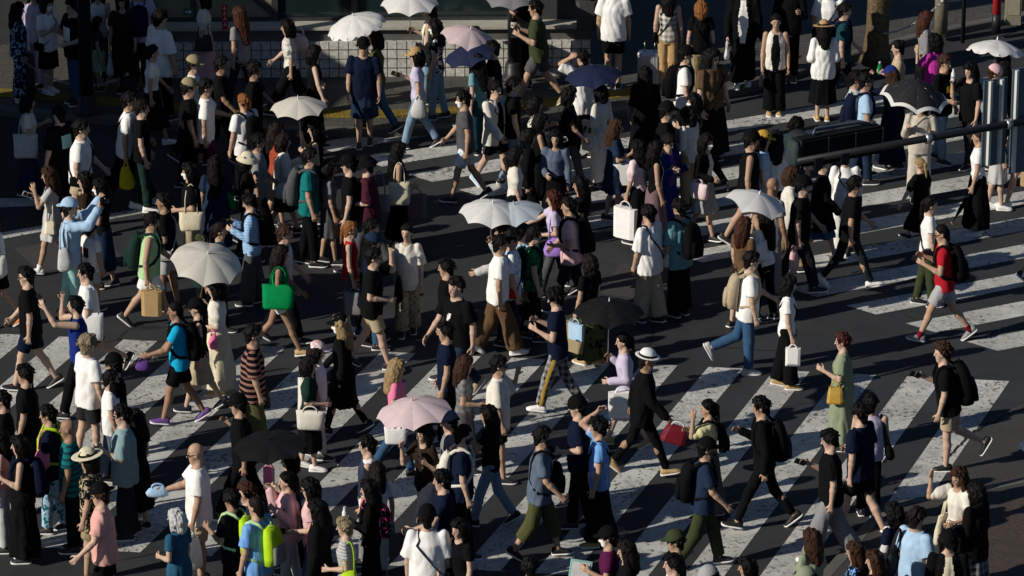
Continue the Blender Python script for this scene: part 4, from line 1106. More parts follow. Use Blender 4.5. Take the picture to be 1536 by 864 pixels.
# street tree: trunk in view, crown above the frame
tt = thing('street_tree', 'street tree with thick rough brown trunk beside the chain at upper right', 'tree', tr)
b = MB(); rr = random.Random(11)
ring = lambda z, r, cx=0: [(cx + r*(1 + .10*math.sin(3*a + z*2) + .05*math.sin(7*a - z*4))*math.cos(a), r*(1 + .10*math.sin(3*a + z*2) + .05*math.sin(7*a + z*3))*math.sin(a), z) for a in [2*math.pi*j/18 for j in range(18)]]
b.loft([ring(z, r, c) for z, r, c in ((-.02, .26, 0), (.15, .215, 0), (.5, .185, .01), (1.2, .185, .03), (2.2, .17, .02), (3.2, .15, -.02), (4.4, .09, -.05))])
M_BARK = plain('bark', (.11, .08, .048), .95, 0, .1, .45, 22., .9); b.build('trunk', M_BARK, tt, True)
b = MB()
for k in range(9):
    a = k*.75; z0 = 2.9 + .18*k; p = Vector((0, 0, z0)); d = Vector((math.cos(a), math.sin(a), .9 + .1*k)).normalized(); b.tube([p, p + d*.8, p + d*1.6 + Vector((0, 0, .25))], [.07, .045, .018], 7)
b.build('limbs', M_BARK, tt, True)
b = MB()
for k in range(46):
    c = Vector((rr.gauss(0, .95), rr.gauss(0, .95), 4.9 + rr.gauss(0, .75)))
    for i in range(70):
        p = c + Vector((rr.gauss(0, .26), rr.gauss(0, .26), rr.gauss(0, .2))); u = Vector((rr.gauss(0, 1), rr.gauss(0, 1), rr.gauss(0, .6))).normalized(); v = u.cross(Vector((rr.gauss(0, 1), rr.gauss(0, 1), rr.gauss(0, 1)))).normalized(); s = rr.uniform(.05, .09)
        b.poly([p - u*s, p + v*s*.5, p + u*s, p - v*s*.5])
b.build('crown', plain('leaf', (.05, .085, .025), .6, 0, .3, .4, 2.), tt)

# ------------------------------------------------------------------ traffic signal on its mast arm, in front of the crowd
ZS = 5.6
a0, a1 = at(1196, 242, ZS), at(1700, 153, ZS)
ms = thing('signal_mast', 'dark steel mast arm reaching over the crossing from the right', 'mast', a1)
ad = (a0 - a1).normalized(); sd_ = Vector((-ad.y, ad.x, 0)); 
if sd_.y > 0: sd_ = -sd_
b = MB(); b.tube([Vector((0, 0, 0)), (a0 - a1) * .5, (a0 - a1) * 1.0], [.052, .046, .040], 14); b.build('arm', M_POLE, ms, True)
b = MB(); b.lathe([(.16, -ZS), (.11, .3)], 18); b.build('post', M_POLE, ms, True)
for f in (.30, .38, .62):
    p = (a0 - a1) * f
    b = MB(); b.tube([p - ad*.035, p + ad*.035], .064, 14); b.build('clamp', plain('galvanised', (.36, .37, .38), .4, .8), ms, True)
sc_ = at(1258, 232, ZS) + Vector((0, .17, .06))
ts = thing('traffic_signal', 'dark green three lamp horizontal traffic signal seen from behind on its arm', 'traffic light', sc_, math.atan2(-ad.y, -ad.x))
M_SIG = plain('signal_green_grey', (.0045, .006, .0065), .8, 0, .12, .15, 6.)
M_SIGE = plain('signal_edge', (.018, .023, .024), .7, 0, .2, .1, 6.)
LW = 1.12; b = MB(); b.box((0, 0, 0), (LW, .22, .31)); b.box((0, -.02, .165), (LW*.98, .14, .03)); b.build('housing', M_SIG, ts)
for k in range(4):
    x = -LW/2 + k*LW/3; b = MB(); b.box((x, 0, 0), (.022, .234, .324)); b.build('seam_frame', M_SIGE, ts)
for k in range(3):
    x = -LW/2 + (k + .5)*LW/3; b = MB()
    b.loft([[(x + .15*math.cos(a), y, .15*math.sin(a)) for a in [math.pi*(-.12 + 1.24*j/14) for j in range(15)]] + [(x + .142*math.cos(a), y, .142*math.sin(a)) for a in [math.pi*(-.12 + 1.24*j/14) for j in reversed(range(15))]] for y in (.121, .36)]); b.build('visor', M_SIGE, ts)
    b = MB(); b.loft([[(x + r*math.cos(a), y, r*math.sin(a)) for a in [2*math.pi*j/20 for j in range(20)]] for r, y in ((.14, .121), (.135, .14), (.08, .16))]); b.build('lens', plain('unlit_lens', (.05, .05, .05), .2), ts, True)
b = MB(); b.tube([(-.35, -.02, .20), (-.30, .03, .235), (.30, .03, .235), (.42, -.02, .20)], .03, 8, 0, .6); b.build('cable_bracket', plain('bracket_blue_grey', (.10, .12, .15), .4, .4), ts, True)
b = MB(); b.loft([[(x, y*r, z*r) for y, z in [(q[0], q[1]) for q in ringrect(.24, .33, 0, e=5)]] for x, r in ((-LW/2 - .10, .7), (-LW/2 - .07, .95), (-LW/2 - .02, 1.0))]); b.build('end_cap', plain('signal_cap', (.028, .038, .039), .7, 0, .2), ts, True)
for bx_ in (0, -.36):
    b = MB(); b.box((bx_, -.15, -.12), (.11, .06, .14)); b.build('arm_bracket', M_POLE, ts)
# ribbed sign panels clamped to the arm, seen from behind
M_SGN = plain('weathered_sign_steel', (.085, .125, .165), .45, .25, .5, .12, 3.)
M_RIB = plain('sign_rib', (.62, .62, .58), .45, .2, .5, .1, 4.)
def panel(x0, x1, ytop, ybot, label, ribs, glyph=False):
    p0 = at((x0 + x1)/2, (ytop + ybot)/2, ZS); 
    top = at((x0+x1)/2, ytop, ZS); hh = (ybot - ytop) / 135 * 1.14; wd = (x1 - x0) / 122.0
    t = thing('road_sign', label, 'sign', p0 + Vector((0, .09, 0)), math.atan2(-ad.y, -ad.x), 1, 'sign panels on the mast arm')
    b = MB(); b.box((0, 0, 0), (wd, .02, hh)); b.build('panel', M_SGN, t)
    for i, fx in enumerate(ribs):
        b = MB(); b.loft([[(fx*wd - wd/2 - .024, -.011, z), (fx*wd - wd/2 - .016, -.05, z), (fx*wd - wd/2 + .016, -.05, z), (fx*wd - wd/2 + .024, -.011, z)] for z in (-hh/2 + .02, hh/2 - .01)]); b.build('rib', M_RIB if i % 2 == 0 else M_RIB, t)
    if glyph:
        b = MB(); S_ = lambda x, z, w, h: b.box((wd*.0 + x, -.013, z), (w, .004, h))
        for ox, oz in ((.03, -.36), (.14, -.36), (.03, -.48), (.14, -.48)):
            S_(ox, oz, .012, .09); S_(ox + .04, oz + .045, .07, .012); S_(ox + .04, oz - .045, .07, .012); S_(ox + .035, oz, .05, .010)
        b.build('lettering', plain('pale_lettering', (.35, .40, .42), .5), t)
    return t
panel(1472, 1513, 122, 252, 'ribbed blue grey sign panel with two bright ribs on the mast arm', (.25, .72))
panel(1514, 1562, 104, 262, 'dark sign panel with pale lettering at the right edge of the mast arm', (.12,), True)
# ------------------------------------------------------------------ the crowd, roughly from the far sidewalk to the near corner
W = 'white'
def chestmark(p):
    rig = p.rig; b = MB()
    X_ = lambda y, t: rig.T(t, np.interp(t, np.array(PROF['m'])[:, 0], np.array(PROF['m'])[:, 2]) * math.sqrt(max(1 - (y/.19)**2, .1)) + p.loose + .012, y)
    for y0, y1, ta, tb in ((.035, .010, .385, .31), (.012, .022, .385, .335), (.010, -.015, .36, .285), (-.013, -.003, .36, .31), (-.015, -.035, .335, .27)):
        q = [X_(y0 + .011, ta), X_(y0 - .011, ta), X_(y1 - .011, tb), X_(y1 + .011, tb)]
        b.loft([[v + rig.fw * o for v in q] for o in (-.004, 0)])
    b.build('chest_print', cloth('white'), p.root)
# --- far sidewalk, left
p = P(28, 15, 'R', 's', 'dd', 'long:navy/floral/lblue:l', 'wide:navy/floral/lblue', 'long:black', 'woman in blue and white floral outfit at the far left by the bollard', shoe='lgrey')
p = P(50, -8, 'F', 's', 'dd', 'long:lilac:l', 'wide:lilac', 'bob:black', 'person in pale lilac clothes behind the floral outfit at far left', h=1.66)
p = P(71, 6, 'RF', 's', 'pp', 'tee:white:l', 'skirt:black', 'bob:black', 'masked woman in white tee with black straps, black skirt and white sneakers', mask=W, shoe=W)
sling(p, 'black', 'black strap bag over white tee of masked woman by the bollard', 'A')
p = P(107, 10, 'LF', 's', 'kp', 'tee:black:l', 'trousers:denim', 'short:black', 'man in black tee with white print and blue jeans left of lamp post', prnt=(1, .15, .38, -.09, .09, 'white'))
p = P(146, -10, 'F', 's', 'dd', 'tank:offw', 'trousers:dgrey', 'long:black', 'woman in cream sleeveless top standing right behind the lamp post', h=1.62)
p = P(147, 34, 'R', 's', 'dd', 'tee:dteal', 'skirt:pgreen/floral/white', 'long:black', 'small girl in teal top and pale green skirt beside the lamp post', h=1.20)
p = P(183, 3, 'F', 's', 'dd', 'tdress:dbrown:l:28', None, 'bob:black', 'woman in long dark brown dress holding a white plastic bag')
bag(p, 'plastic', 'A', 'hand', 'white', 'white plastic bag held by woman in dark brown dress', .24, .32, .12)
p = P(207, -14, 'B', 's', 'dd', 'tee:lilac:l', 'trousers:black', 'short:black', 'man in pale lilac tee at top left seen from behind with navy pack')
backpack(p, 'navy', 'navy backpack on man in pale lilac tee at top left')
p = P(241, 27, 'RB', 't', 'dd', 'tee:white:x', 'trousers:black', 'short:black', 'large man in oversized white tee seen from behind on far sidewalk', h=1.78, wide=1.12)
p = P(230, 79, 'R', 'a', 'nd', 'tee:white', 'midi:black', 'pony:black', 'woman in white tee with low ponytail and long black skirt walking right', shoe=W)
p = P(303, -2, 'L', 't', 'dd', 'blouse:offw', 'maxi:rose', 'bob:black', 'woman in cream blouse and long dusty pink skirt on far sidewalk')
bag(p, 'handbag', 'A', 'shoulder', 'black', 'black shoulder handbag of woman in long dusty pink skirt', .30, .26, .10, .40)
p = P(358, 22, 'LB', 'a', 'dd', 'tee:grey', 'trousers:ddenim', 'xlong:auburn', 'woman in grey top with very long auburn hair and dark jeans', h=1.66)
p = P(291, 97, 'R', 'a', 'dp', 'tee:white:l', 'trousers:black', 'short:dark', 'man in beige cap and white tee with dark strap by far kerb', hat='cap:khaki')
sling(p, 'black', 'black crossbody strap over white tee of man in beige cap', 'A')
p = P(284, 131, 'R', 't', 'dd', 'tee:black:l', 'trousers:black', 'short:dark', 'man in olive cap and all black clothes left of white tee with magenta shorts', hat='cap:khaki')
p = P(310, 131, 'R', 'a', 'df', 'tee:white:l', 'shorts:plum', 'short:black', 'man in white tee and dark magenta shorts reaching forward', h=1.74, shoe='black')
p = P(333, 97, 'R', 'b', 'dd', 'tee:black:l', 'trousers:black', 'short:black', 'man in black tee walking right below the tiled wall at left', skin=2)
p = P(383, 105, 'R', 'a', 'ww', 'tee:black:l', 'trousers:black', 'short:black', 'man in black tee walking right toward the woman with pink bag', skin=2)
p = P(365, 153, 'LB', 't', 'dd', 'tee:white:l', 'trousers:black', 'short:ginger', 'boy with ginger hair in loose white shirt and black backpack', h=1.66, shoe='black')
backpack(p, 'black', 'black backpack on ginger haired boy in white shirt')
p = P(430, 41, 'L', 'A', 'dd', 'blouse:offw/spots/grey', 'wide:black', 'bob:black', 'woman in pale patterned blouse and wide black trousers with bob hair', shoe='black')
bag(p, 'slouch', 'B', 'shoulder', 'palepink', 'pink slouchy bag on back of woman in pale patterned blouse', .34, .34, .14, .16, dx=-.14, dz=.12)
p = P(473, 80, 'R', 't', 'oo', 'tank:black', 'wide:black', 'bob:black', 'woman in black tank top looking right with arms held out', shoe='black')
p = P(545, 70, 'F', 't', 'dd', 'tee:navy:l', 'skirt:ddenim', 'short:black', 'man in navy polo, black cap and long denim shorts under lace umbrella', hat='cap:black', skin=1, lean=2)
q = P(562, 58, 'L', 'b', 'du', 'tee:moss', 'trousers:denim', 'bob:black', 'woman in mustard top and jeans holding the white lace umbrella', shoe='black')
umbrella(530, 24, q, 'B', 'white', 'white frilled lace umbrella over man in navy polo', .47, 10, .62, lace=1)
bag(q, 'handbag', 'A', 'elbow', 'grey', 'small grey handbag of woman in mustard top', .22, .18, .08, .22)
p = P(623, 84, 'L', 'a', 'dp', 'tee:lilac', 'trousers:ldenim', 'bob:black', 'woman in tan cap and pale lilac tee with light jeans holding phone', hat='cap:tan', shoe='black')
phone(p, 'B', 'black phone held by woman in tan cap')
bag(p, 'plastic', 'A', 'elbow', 'white', 'translucent white bag hanging from arm of woman in tan cap', .22, .32, .10, .05)
q = P(641, 17, 'L', 't', 'dp', 'tank:offw', 'trousers:ldenim', 'pony:brown', 'woman in cream sleeveless top under white umbrella at top', h=1.62)
umbrella(614, -8, q, 'B', 'white', 'white umbrella cut by top edge above the tiled wall', .46, 8, .70)
bag(q, 'tote', 'A', 'shoulder', 'beige/floral/green', 'patterned tote of woman in cream sleeveless top', .28, .28, .1, .36)
p = P(652, 41, 'L', 't', 'dp', 'tee:black/floral/white', 'trousers:ldenim', 'long:black', 'masked woman in dark floral top with long black hair near tiled wall', mask=W)
q = P(712, 52, 'L', 'b', 'uu', 'tee:navy', 'trousers:ldenim', 'short:black', 'person in navy top and pale jeans holding the pale pink umbrella', h=1.66)
umbrella(706, 44, q, 'A', 'palepink', 'pale pink umbrella above the navy umbrella at top', .44, 8, .62)
q = P(716, 92, 'LB', 's', 'nu', 'tee:aqua', 'wide:dteal', 'xlong:black', 'woman in dull teal tee with very long dark hair under navy umbrella')
umbrella(702, 70, q, 'B', 'bluenavy', 'navy umbrella beneath the pale pink umbrella', .42, 8, .50)
p = P(738, 73, 'L', 't', 'pd', 'tee:black', 'trousers:black', 'short:black', 'man in black tee under the pale pink umbrella edge', h=1.70)
bag(p, 'plastic', 'B', 'hand', 'white', 'small white plastic bag behind man in silver jacket', .22, .30, .12, dz=.3)
p = P(694, 149, 'L', 'a', 'dd', 'tee:dgrey', 'shorts:white/blotch/lblue', 'short:black', 'masked man in charcoal tee and white and blue patterned shorts', mask=W, shoe='navy', skin=1)
p = P(744, 134, 'RF', 'b', 'wi', 'jacket:offw+black:l', 'shorts:black', 'short:black', 'man in open silver white jacket and black striped shorts', shoe='lblue', stripe='white')
sling(p, 'black', 'black strap bag over open silver white jacket', 'B')
p = P(771, 128, 'R', 't', 'dd', 'tee:black', 'trousers:ldenim', 'short:black', 'man in black tee and pale jeans behind the open silver jacket')
p = P(802, 12, 'L', 'A', 'pp', 'tee:olive:l', 'shorts:dgrey', 'short:black', 'man in olive tee and grey shorts striding left with phone near pole', shoe='khaki', sock='black', h=1.76)
phone(p, 'A', 'phone held by man in olive tee near the black pole')
q = P(786, -14, 'L', 's', 'uu', 'long:black', 'trousers:black', 'short:black', 'man in black top holding umbrella at top beside the pole')
umbrella(768, -18, q, 'A', 'grey', 'grey umbrella cut by top edge beside the black pole', .46, 8, .62)
p = P(921, -18, 'B', 's', 'dd', 'tee:white:l', 'shorts:black', 'short:black', 'man in white tee and black shorts from behind right of planter', h=1.76)
p = P(873, 86, 'LB', 't', 'rd', 'tee:white:x', 'trousers:black', 'short:black', 'man in loose white tee with hand on his head by navy umbrella', h=1.72)
q = P(899, 137, 'LB', 's', 'ku', 'long:offw', 'wide:offw', 'bob:black', 'woman in cream cardigan and cream trousers under royal navy umbrella')
umbrella(889, 101, q, 'B', 'bluenavy', 'dark royal blue umbrella over woman in cream cardigan', .44, 8, .52)
bag(q, 'handbag', 'A', 'elbow', 'offw', 'cream handbag on arm of woman in cream cardigan', .26, .26, .10, .12)
p = P(856, 142, 'R', 'b', 'dd', 'tee:black:l', 'trousers:dgrey', 'bob:black', 'woman in black tee with white sleeve print and grey trousers', h=1.62)
p = P(805, 157, 'R', 't', 'dp', 'tee:offw/floral/black', 'trousers:black', 'bob:black', 'woman in white patterned top behind two dark haired friends')
p = P(813, 182, 'R', 'b', 'dp', 'vest:black+white', 'midi:black', 'bob:black', 'woman in black vest dress over white collar looking at phone')
phone(p, 'B', 'phone of woman in black vest dress', 'white')
p = P(833, 208, 'F', 's', 'kd', 'long:slate', 'midi:black', 'bob:black', 'laughing woman in slate blue shirt and black pinafore facing camera', pitch=-4)
p = P(795, 205, 'R', 'a', 'dp', 'long:black', 'trousers:black', 'bob:black', 'woman in black walking left of the laughing woman', h=1.60)
p = P(775, 233, 'R', 't', 'dn', 'blouse:offw', 'midi:black', 'bob:black', 'woman with cream puff sleeves and black skirt above the white umbrella')
p = P(1003, -8, 'B', 's', 'dd', 'tank:offw/check/black', 'cargo:tan', 'long:black', 'woman in gingham top and tan cargo trousers holding suitcase handle', h=1.66, shoe='tan')
sling(p, 'black', 'black bag strap across back of gingham top', 'A')
CASEP = p
p = P(968, 112, 'B', 's', 'dd', 'ldress:black:l:22', None, 'long:black', 'woman in long black dress with long black hair by tactile paving', h=1.64)
p = P(1030, 82, 'R', 't', 'dd', 'tee:white:l', 'trousers:black', 'short:black', 'man in black cap and white tee with dark backpack straps', hat='cap:black')
backpack(p, 'black', 'black backpack on man in black cap and white tee')
p = P(1069, 86, 'RF', 's', 'dd', 'tee:brown:l', 'maxi:black', 'xlong:black', 'large man in brown polo with glasses and very long black hair', h=1.78, wide=1.12, glasses=1, skin=0)
sling(p, 'black', 'black strap across large man in brown polo', 'A')
p = P(1001, 166, 'R', 't', 'dd', 'tee:black:x', 'trousers:black', 'short:black', 'man in black tee with cap behind woman with white mask', hat='cap:black')
p = P(926, 191, 'R', 't', 'pd', 'tdress:ddenim:l:55', None, 'long:brown', 'woman in blue denim overall dress with long reddish hair')
bag(p, 'paper', 'A', 'hand', 'white', 'white shopping bag below woman in blue denim dress', .34, .32, .12, .06, dz=-.12, dx=-.16)
p = P(957, 222, 'LB', 't', 'dd', 'blouse:palepink', 'midi:black', 'long:black', 'woman in pale puff sleeved blouse and black skirt with big bag')
bag(p, 'paper', 'A', 'hand', 'white', 'large white shopping bag hanging from hand of woman in pale blouse', .36, .46, .14, .10)
p = P(986, 224, 'R', 't', 'dp', 'vest:black+white', 'maxi:mauve', 'long:black', 'woman in black vest and long mauve skirt with long black hair')
p = P(1003, 214, 'RF', 'b', 'pp', 'jacket:blue+purple', 'maxi:blue', 'short:dark', 'person in purple top and royal blue skirt behind mauve skirt', h=1.62, pitch=18)
p = P(1040, 152, 'L', 't', 'pd', 'tee:black/floral/khaki', 'trousers:black', 'bob:black', 'masked woman in dark floral top beside large man in brown polo', mask=W)
p = P(1032, 172, 'LB', 's', 'kd', 'long:offw', 'cargo:khaki', 'bob:black', 'woman in cream cardigan and khaki trousers next to grey skirt', h=1.58)
p = P(1061, 213, 'RF', 'a', 'kd', 'jacket:black+offw', 'skirt:mgrey', 'bob:black', 'masked woman in black cardigan over white blouse and grey skirt', mask=W, shoe='black')
bag(p, 'tote', 'A', 'elbow', 'palepink', 'pale pink striped bag on arm of masked woman in grey skirt', .30, .24, .12, .06)
# --- far right sidewalk and upper right
p = P(1052, 12, 'B', 't', 'dd', 'tee:black', 'trousers:khaki', 'bob:ginger', 'woman in black tee with orange bob and khaki trousers', h=1.58)
sling(p, 'black', 'thin black strap bag of woman with orange bob', 'B')
p = P(1116, -18, 'F', 't', 'dd', 'jacket:black+white:l', 'wide:black', 'short:black', 'man in open black shirt over white tee at the top', shoe=W, h=1.76)
bag(p, 'plastic', 'A', 'hand', 'white', 'small white bag held by man in open black shirt', .20, .20, .08)
p = P(1186, -22, 'F', 's', 'dp', 'long:black', 'trousers:black', 'short:black', 'man in dark clothes at the top left of the straw hat', shoe='brown')
p = P(1164, 33, 'F', 's', 'dd', 'vest:offw+black:l', 'wide:black', 'pony:black', 'woman in open white shirt over black dress walking toward camera', shoe='tan', h=1.64)
bag(p, 'handbag', 'A', 'hand', 'black', 'small black bag in hand of woman in open white shirt', .20, .16, .08, .06)
p = P(1236, 43, 'B', 's', 'kk', 'long:white:x', 'midi:black', 'long:black', 'woman in straw hat with black ribbon and loose white shirt', hat='straw:tan:black', shoe='tan', h=1.60)
p = P(1244, -16, 'B', 't', 'dd', 'tee:white:l', 'trousers:black', 'short:black', 'man in white tee with dark strap at top behind straw hat')
sling(p, 'black', 'dark strap across white tee above the straw hat', 'A')
p = P(1268, 16, 'R', 'a', 'dd', 'tee:dteal:l', 'trousers:black', 'short:black', 'man in dark teal tee with navy backpack left of tree trunk', shoe=W)
backpack(p, 'navy', 'navy backpack on man in dark teal tee by the tree')
p = P(1128, 210, 'R', 'a', 'dd', 'tank:black:l', 'shorts:black', 'short:black', 'man in black sleeveless top and black cap left of traffic signal', hat='cap:black', skin=1, h=1.78)
p = P(1146, 210, 'R', 't', 'dd', 'tee:lblue', 'skirt:black', 'bob:black', 'person in yellow cap behind man in black sleeveless top', hat='cap:gold', h=1.66)
p = P(1164, 208, 'B', 't', 'kd', 'long:white:l', 'skirt:black', 'half:black', 'woman in loose white sleeves with long black hair beside traffic signal')
p = P(1195, 190, 'RB', 't', 'dd', 'tee:dteal', 'trousers:black', 'messy:black', 'person in dark top with messy black hair just above traffic signal')
p = P(1300, 122, 'R', 't', 'dd', 'tee:lblue:l', 'trousers:ddenim', 'short:black', 'man in light blue tee with glasses above the traffic signal', glasses=1)
backpack(p, 'navy', 'navy backpack on man in light blue tee')
p = P(1285, 118, 'R', 'b', 'dd', 'tee:lgrey:l', 'trousers:black', 'short:black', 'man in pale grey tee behind man in light blue tee')
p = P(1336, 112, 'LB', 't', 'hd', 'long:navy', 'maxi:navy', 'long:brown', 'woman in bright blue cap shading her eyes with raised hand', hat='cap:blue')
p = P(1346, 72, 'L', 't', 'pd', 'tee:beige', 'trousers:black', 'bun:black', 'woman in beige top with hair tied up facing left at upper right')
cup(p, 'A', 'small drink in hand of woman in beige top', 'green')
p = P(1401, 62, 'LB', 's', 'mp', 'tee:magenta:l', 'trousers:lgrey', 'bob:black', 'woman in bright magenta top at upper right')
p = P(1391, 28, 'R', 't', 'dp', 'long:grey', 'skirt:black', 'long:auburn', 'masked woman in grey top with long auburn hair by bollard', mask=W)
q = P(1382, 158, 'F', 's', 'up', 'long:oat', 'wide:oat', 'long:black', 'person in long beige outfit under black and white umbrella', h=1.62)
umbrella(1377, 122, q, 'A', 'char', 'black umbrella with white rim at upper right', .52, 8, .55, edge='white', cy=.04, deep=.58)
p = P(1418, 94, 'RF', 't', 'kd', 'tee:black:l', 'trousers:ldenim', 'short:brown', 'man in black tee with yellow print and pale jeans', prnt=(1, .26, .36, -.10, .10, 'yellow'))
p = P(1455, 106, 'LF', 't', 'dm', 'tee:black:l', 'trousers:char', 'long:black', 'woman in black top drinking beside the ribbed sign panel', h=1.66)
cup(p, 'B', 'white cup at mouth of woman beside sign panel')
p = P(1493, 110, 'R', 's', 'dd', 'tee:char', 'trousers:black', 'short:brown', 'person in pink cap behind top of the ribbed sign panel', hat='beanie:rose', h=1.62)
q = P(1506, 92, 'B', 's', 'ud', 'tee:black', 'midi:black', 'xlong:black', 'woman in black under white lace umbrella at right edge', h=1.60)
umbrella(1496, 60, q, 'A', 'white', 'white lace trimmed umbrella at upper right edge', .46, 8, .60, lace=1, cy=-.28)
p = P(1379, 247, 'LB', 'B', 'od', 'blouse:black', 'midi:black', 'pony:blond', 'blond child in black puff sleeved dress reaching out left', h=1.34, cat='girl')
p = P(1467, 205, 'L', 's', 'dd', 'tee:white', 'maxi:black', 'short:brown', 'woman in white tee and long black skirt beside ribbed sign panel', shoe=W, h=1.62)
t = thing('folded_umbrella', 'black folded umbrella hanging from hand of woman in long black skirt', 'umbrella', p.M @ p.rig.J['handA'], 0)
b = MB(); b.tube([(0, 0, .06), (0, 0, -.02)], .012, 8); b.build('handle', plain('umbrella_handle', (.10, .06, .035), .5), t, True)
b = MB(); b.lathe([(.012, -.02), (.03, -.10), (.034, -.30), (.012, -.46), (.005, -.52)], 12); b.build('canopy', cloth('black'), t, True); t.rotation_euler = (0, R(28), 0)
p = P(1503, 172, 'R', 't', 'dd', 'tee:black', 'skirt:lgrey', 'bob:black', 'woman in pale grey skirt half hidden by the sign panel', shoe=W)
p = P(1533, 158, 'L', 'a', 'dd', 'tee:white', 'shorts:lgrey', 'short:brown', 'man in grey shorts and white sneakers at right edge with paper bag', shoe=W, skin=0)
HMBAG = bag(p, 'paper', 'A', 'hand', 'tan', 'brown paper bag with red letters at the right edge', .26, .26, .12, .07, dx=-.1)
p = P(1397, 307, 'R', 't', 'dp', 'tee:white', 'cargo:olive', 'pony:black', 'woman in white tee, dark apron strap and olive trousers near red shirt')
sling(p, 'black', 'black strap bag of woman in olive trousers', 'A')
p = P(1412, 350, 'L', 'A', 'pp', 'tee:red', 'shorts:mgrey', 'buzz:black', 'man in red polo and grey shorts walking left with black backpack', glasses=1, skin=1, shoe='grey', sock='wine', h=1.74, pitch=12)
backpack(p, 'black', 'black backpack on man in red polo')
phone(p, 'A', 'phone in hand of man in red polo')
p = P(1283, 277, 'R', 'A', 'dd', 'tee:black:l', 'slim:char', 'short:black', 'man in black tee and dark slim trousers holding phone at his side', shoe=W, glasses=1)
phone(p, 'A', 'black phone in lowered hand right of blue skirt')
p = P(1268, 234, 'B', 't', 'dd', 'long:white:x', 'wide:white', 'short:black', 'woman in loose white clothes with black strap below traffic signal')
sling(p, 'black', 'black strap across loose white clothes below traffic signal', 'B')
p = P(1237, 245, 'R', 'b', 'dd', 'ldress:black:l:60', 'skirt:denim', 'short:black', 'woman in black cap and long black top over blue denim skirt', hat='cap:black', h=1.68, shoe='black', sock='white')
p = P(1205, 278, 'R', 'a', 'dd', 'tee:black:l', 'cargo:char', 'short:black', 'man in black cap and loose black tee beside white umbrella', hat='cap:black', wide=1.06)
p = P(1189, 262, 'R', 'b', 'dd', 'long:offw:l', 'trousers:khaki', 'bob:brown', 'person in cream jacket with brown hair behind black cap', h=1.64)
p = P(1160, 279, 'RB', 's', 'dd', 'tee:grey', 'wide:grey', None, 'bald man in grey behind white umbrella holding pink bag', skin=2, h=1.76)
bag(p, 'slouch', 'A', 'hand', 'rose', 'pink drawstring bag below white umbrella right side', .16, .32, .10, .06, dx=.12)
q = P(1146, 326, 'LB', 't', 'uk', 'blouse:white', 'trousers:black', 'xlong:black', 'woman with very long black hair under white umbrella at right')
umbrella(1139, 291, q, 'A', 'white', 'white umbrella right of center near traffic signal', .44, 6, .55)
p = P(1117, 338, 'RB', 't', 'kd', 'tee:brown', 'skirt:dbrown', 'long:auburn', 'woman with long auburn hair under left side of white umbrella')
bag(p, 'tote', 'A', 'hand', 'white', 'white flat bag held by auburn haired woman under umbrella', .24, .28, .06, .05, dz=.30)
# --- upper left road
p = P(44, 153, 'R', 't', 'dp', 'tee:offw', 'wide:ddenim', 'bob:black', 'woman in pale tee and dark overalls with grey tote at far left', h=1.62)
bag(p, 'tote', 'A', 'shoulder', 'lgrey', 'grey tote bag on shoulder of woman in dark overalls', .36, .36, .12, .30, dx=-.04)
p = P(88, 171, 'LB', 's', 'dd', 'tee:black:x', 'trousers:black', 'short:black', 'man in black tee with teal square printed on the back', prnt=(-1, .20, .40, -.09, .10, 'mint'))
p = P(123, 193, 'R', 'a', 'dd', 'tee:white:l', 'shorts:beige', 'short:black', 'heavy man in white tee with small print walking right at left', h=1.74, wide=1.12)
sling(p, 'black', 'small black bag at side of heavy man in white tee', 'A')
p = P(195, 151, 'R', 'A', 'dd', 'tee:white:l', 'wide:black', 'short:black', 'man in white tee with black chest bag and yellow bag', shoe='lblue', h=1.78)
sling(p, 'black', 'black chest bag across white tee of man with yellow bag', 'B', w=.30, h=.16, z=.14, front=.10)
bag(p, 'plastic', 'A', 'hand', 'yellow', 'bright yellow plastic bag hanging from hand in upper left', .24, .36, .12, .07)
p = P(214, 162, 'R', 't', 'dd', 'tee:black', 'trousers:dgreen', 'short:black', 'man in dark clothes just behind white tee with yellow bag', shoe=W)
p = P(72, 263, 'L', 'a', 'mp', 'tdress:lgrey::58', None, 'long:brown', 'woman in short pale grey dress and white boots using phone', shoe=W, sock='white')
phone(p, 'B', 'pale phone of woman in pale grey dress', 'white')
bag(p, 'handbag', 'A', 'shoulder', 'cream', 'small cream bucket bag of woman in pale grey dress', .17, .19, .13, .48)
p = P(106, 312, 'R', 't', 'cc', 'long:lblue:l', 'trousers:mint', 'short:dark', 'man in pale blue cap and shirt raising camera with mint trousers', hat='capback:lblue', skin=0, h=1.76, pitch=-6)
c_ = p.M @ (p.rig.J['handA'] + p.rig.J['hdA'] * .05); t = thing('camera', 'black camera raised by man in pale blue shirt', 'camera', c_, p.yaw)
b = MB(); b.loft([ringrect(.06, .13, -.04, e=6), ringrect(.06, .13, .035, e=6), ringrect(.04, .06, .055, e=4)]); b.build('camera_body', cloth('black'), t)
b = MB(); b.tube([(.03, 0, 0), (.10, 0, 0)], .032, 12); b.build('camera_lens', plain('dark_lens', (.01, .01, .012), .15), t)
bag(p, 'slouch', 'A', 'shoulder', 'lgrey', 'pale grey bag at back of man in pale blue shirt', .20, .34, .1, .36, dx=-.08)
p = P(126, 271, 'L', 't', 'pp', 'tee:dbrown', 'trousers:black', 'bob:black', 'woman in dark top with bob hair behind raised camera')
p = P(149, 281, 'L', 't', 'pd', 'tee:black', 'midi:ddenim', 'long:black', 'masked woman in black tee and dark blue skirt behind the boy', mask=W, h=1.62)
p = P(137, 344, 'RB', 't', 'dd', 'tee:white', 'shorts:lgrey', 'short:black', 'small boy in white tee with dark blue graphic on back', h=1.30, prnt=(-1, .18, .36, -.08, .08, 'navy'), cat='boy')
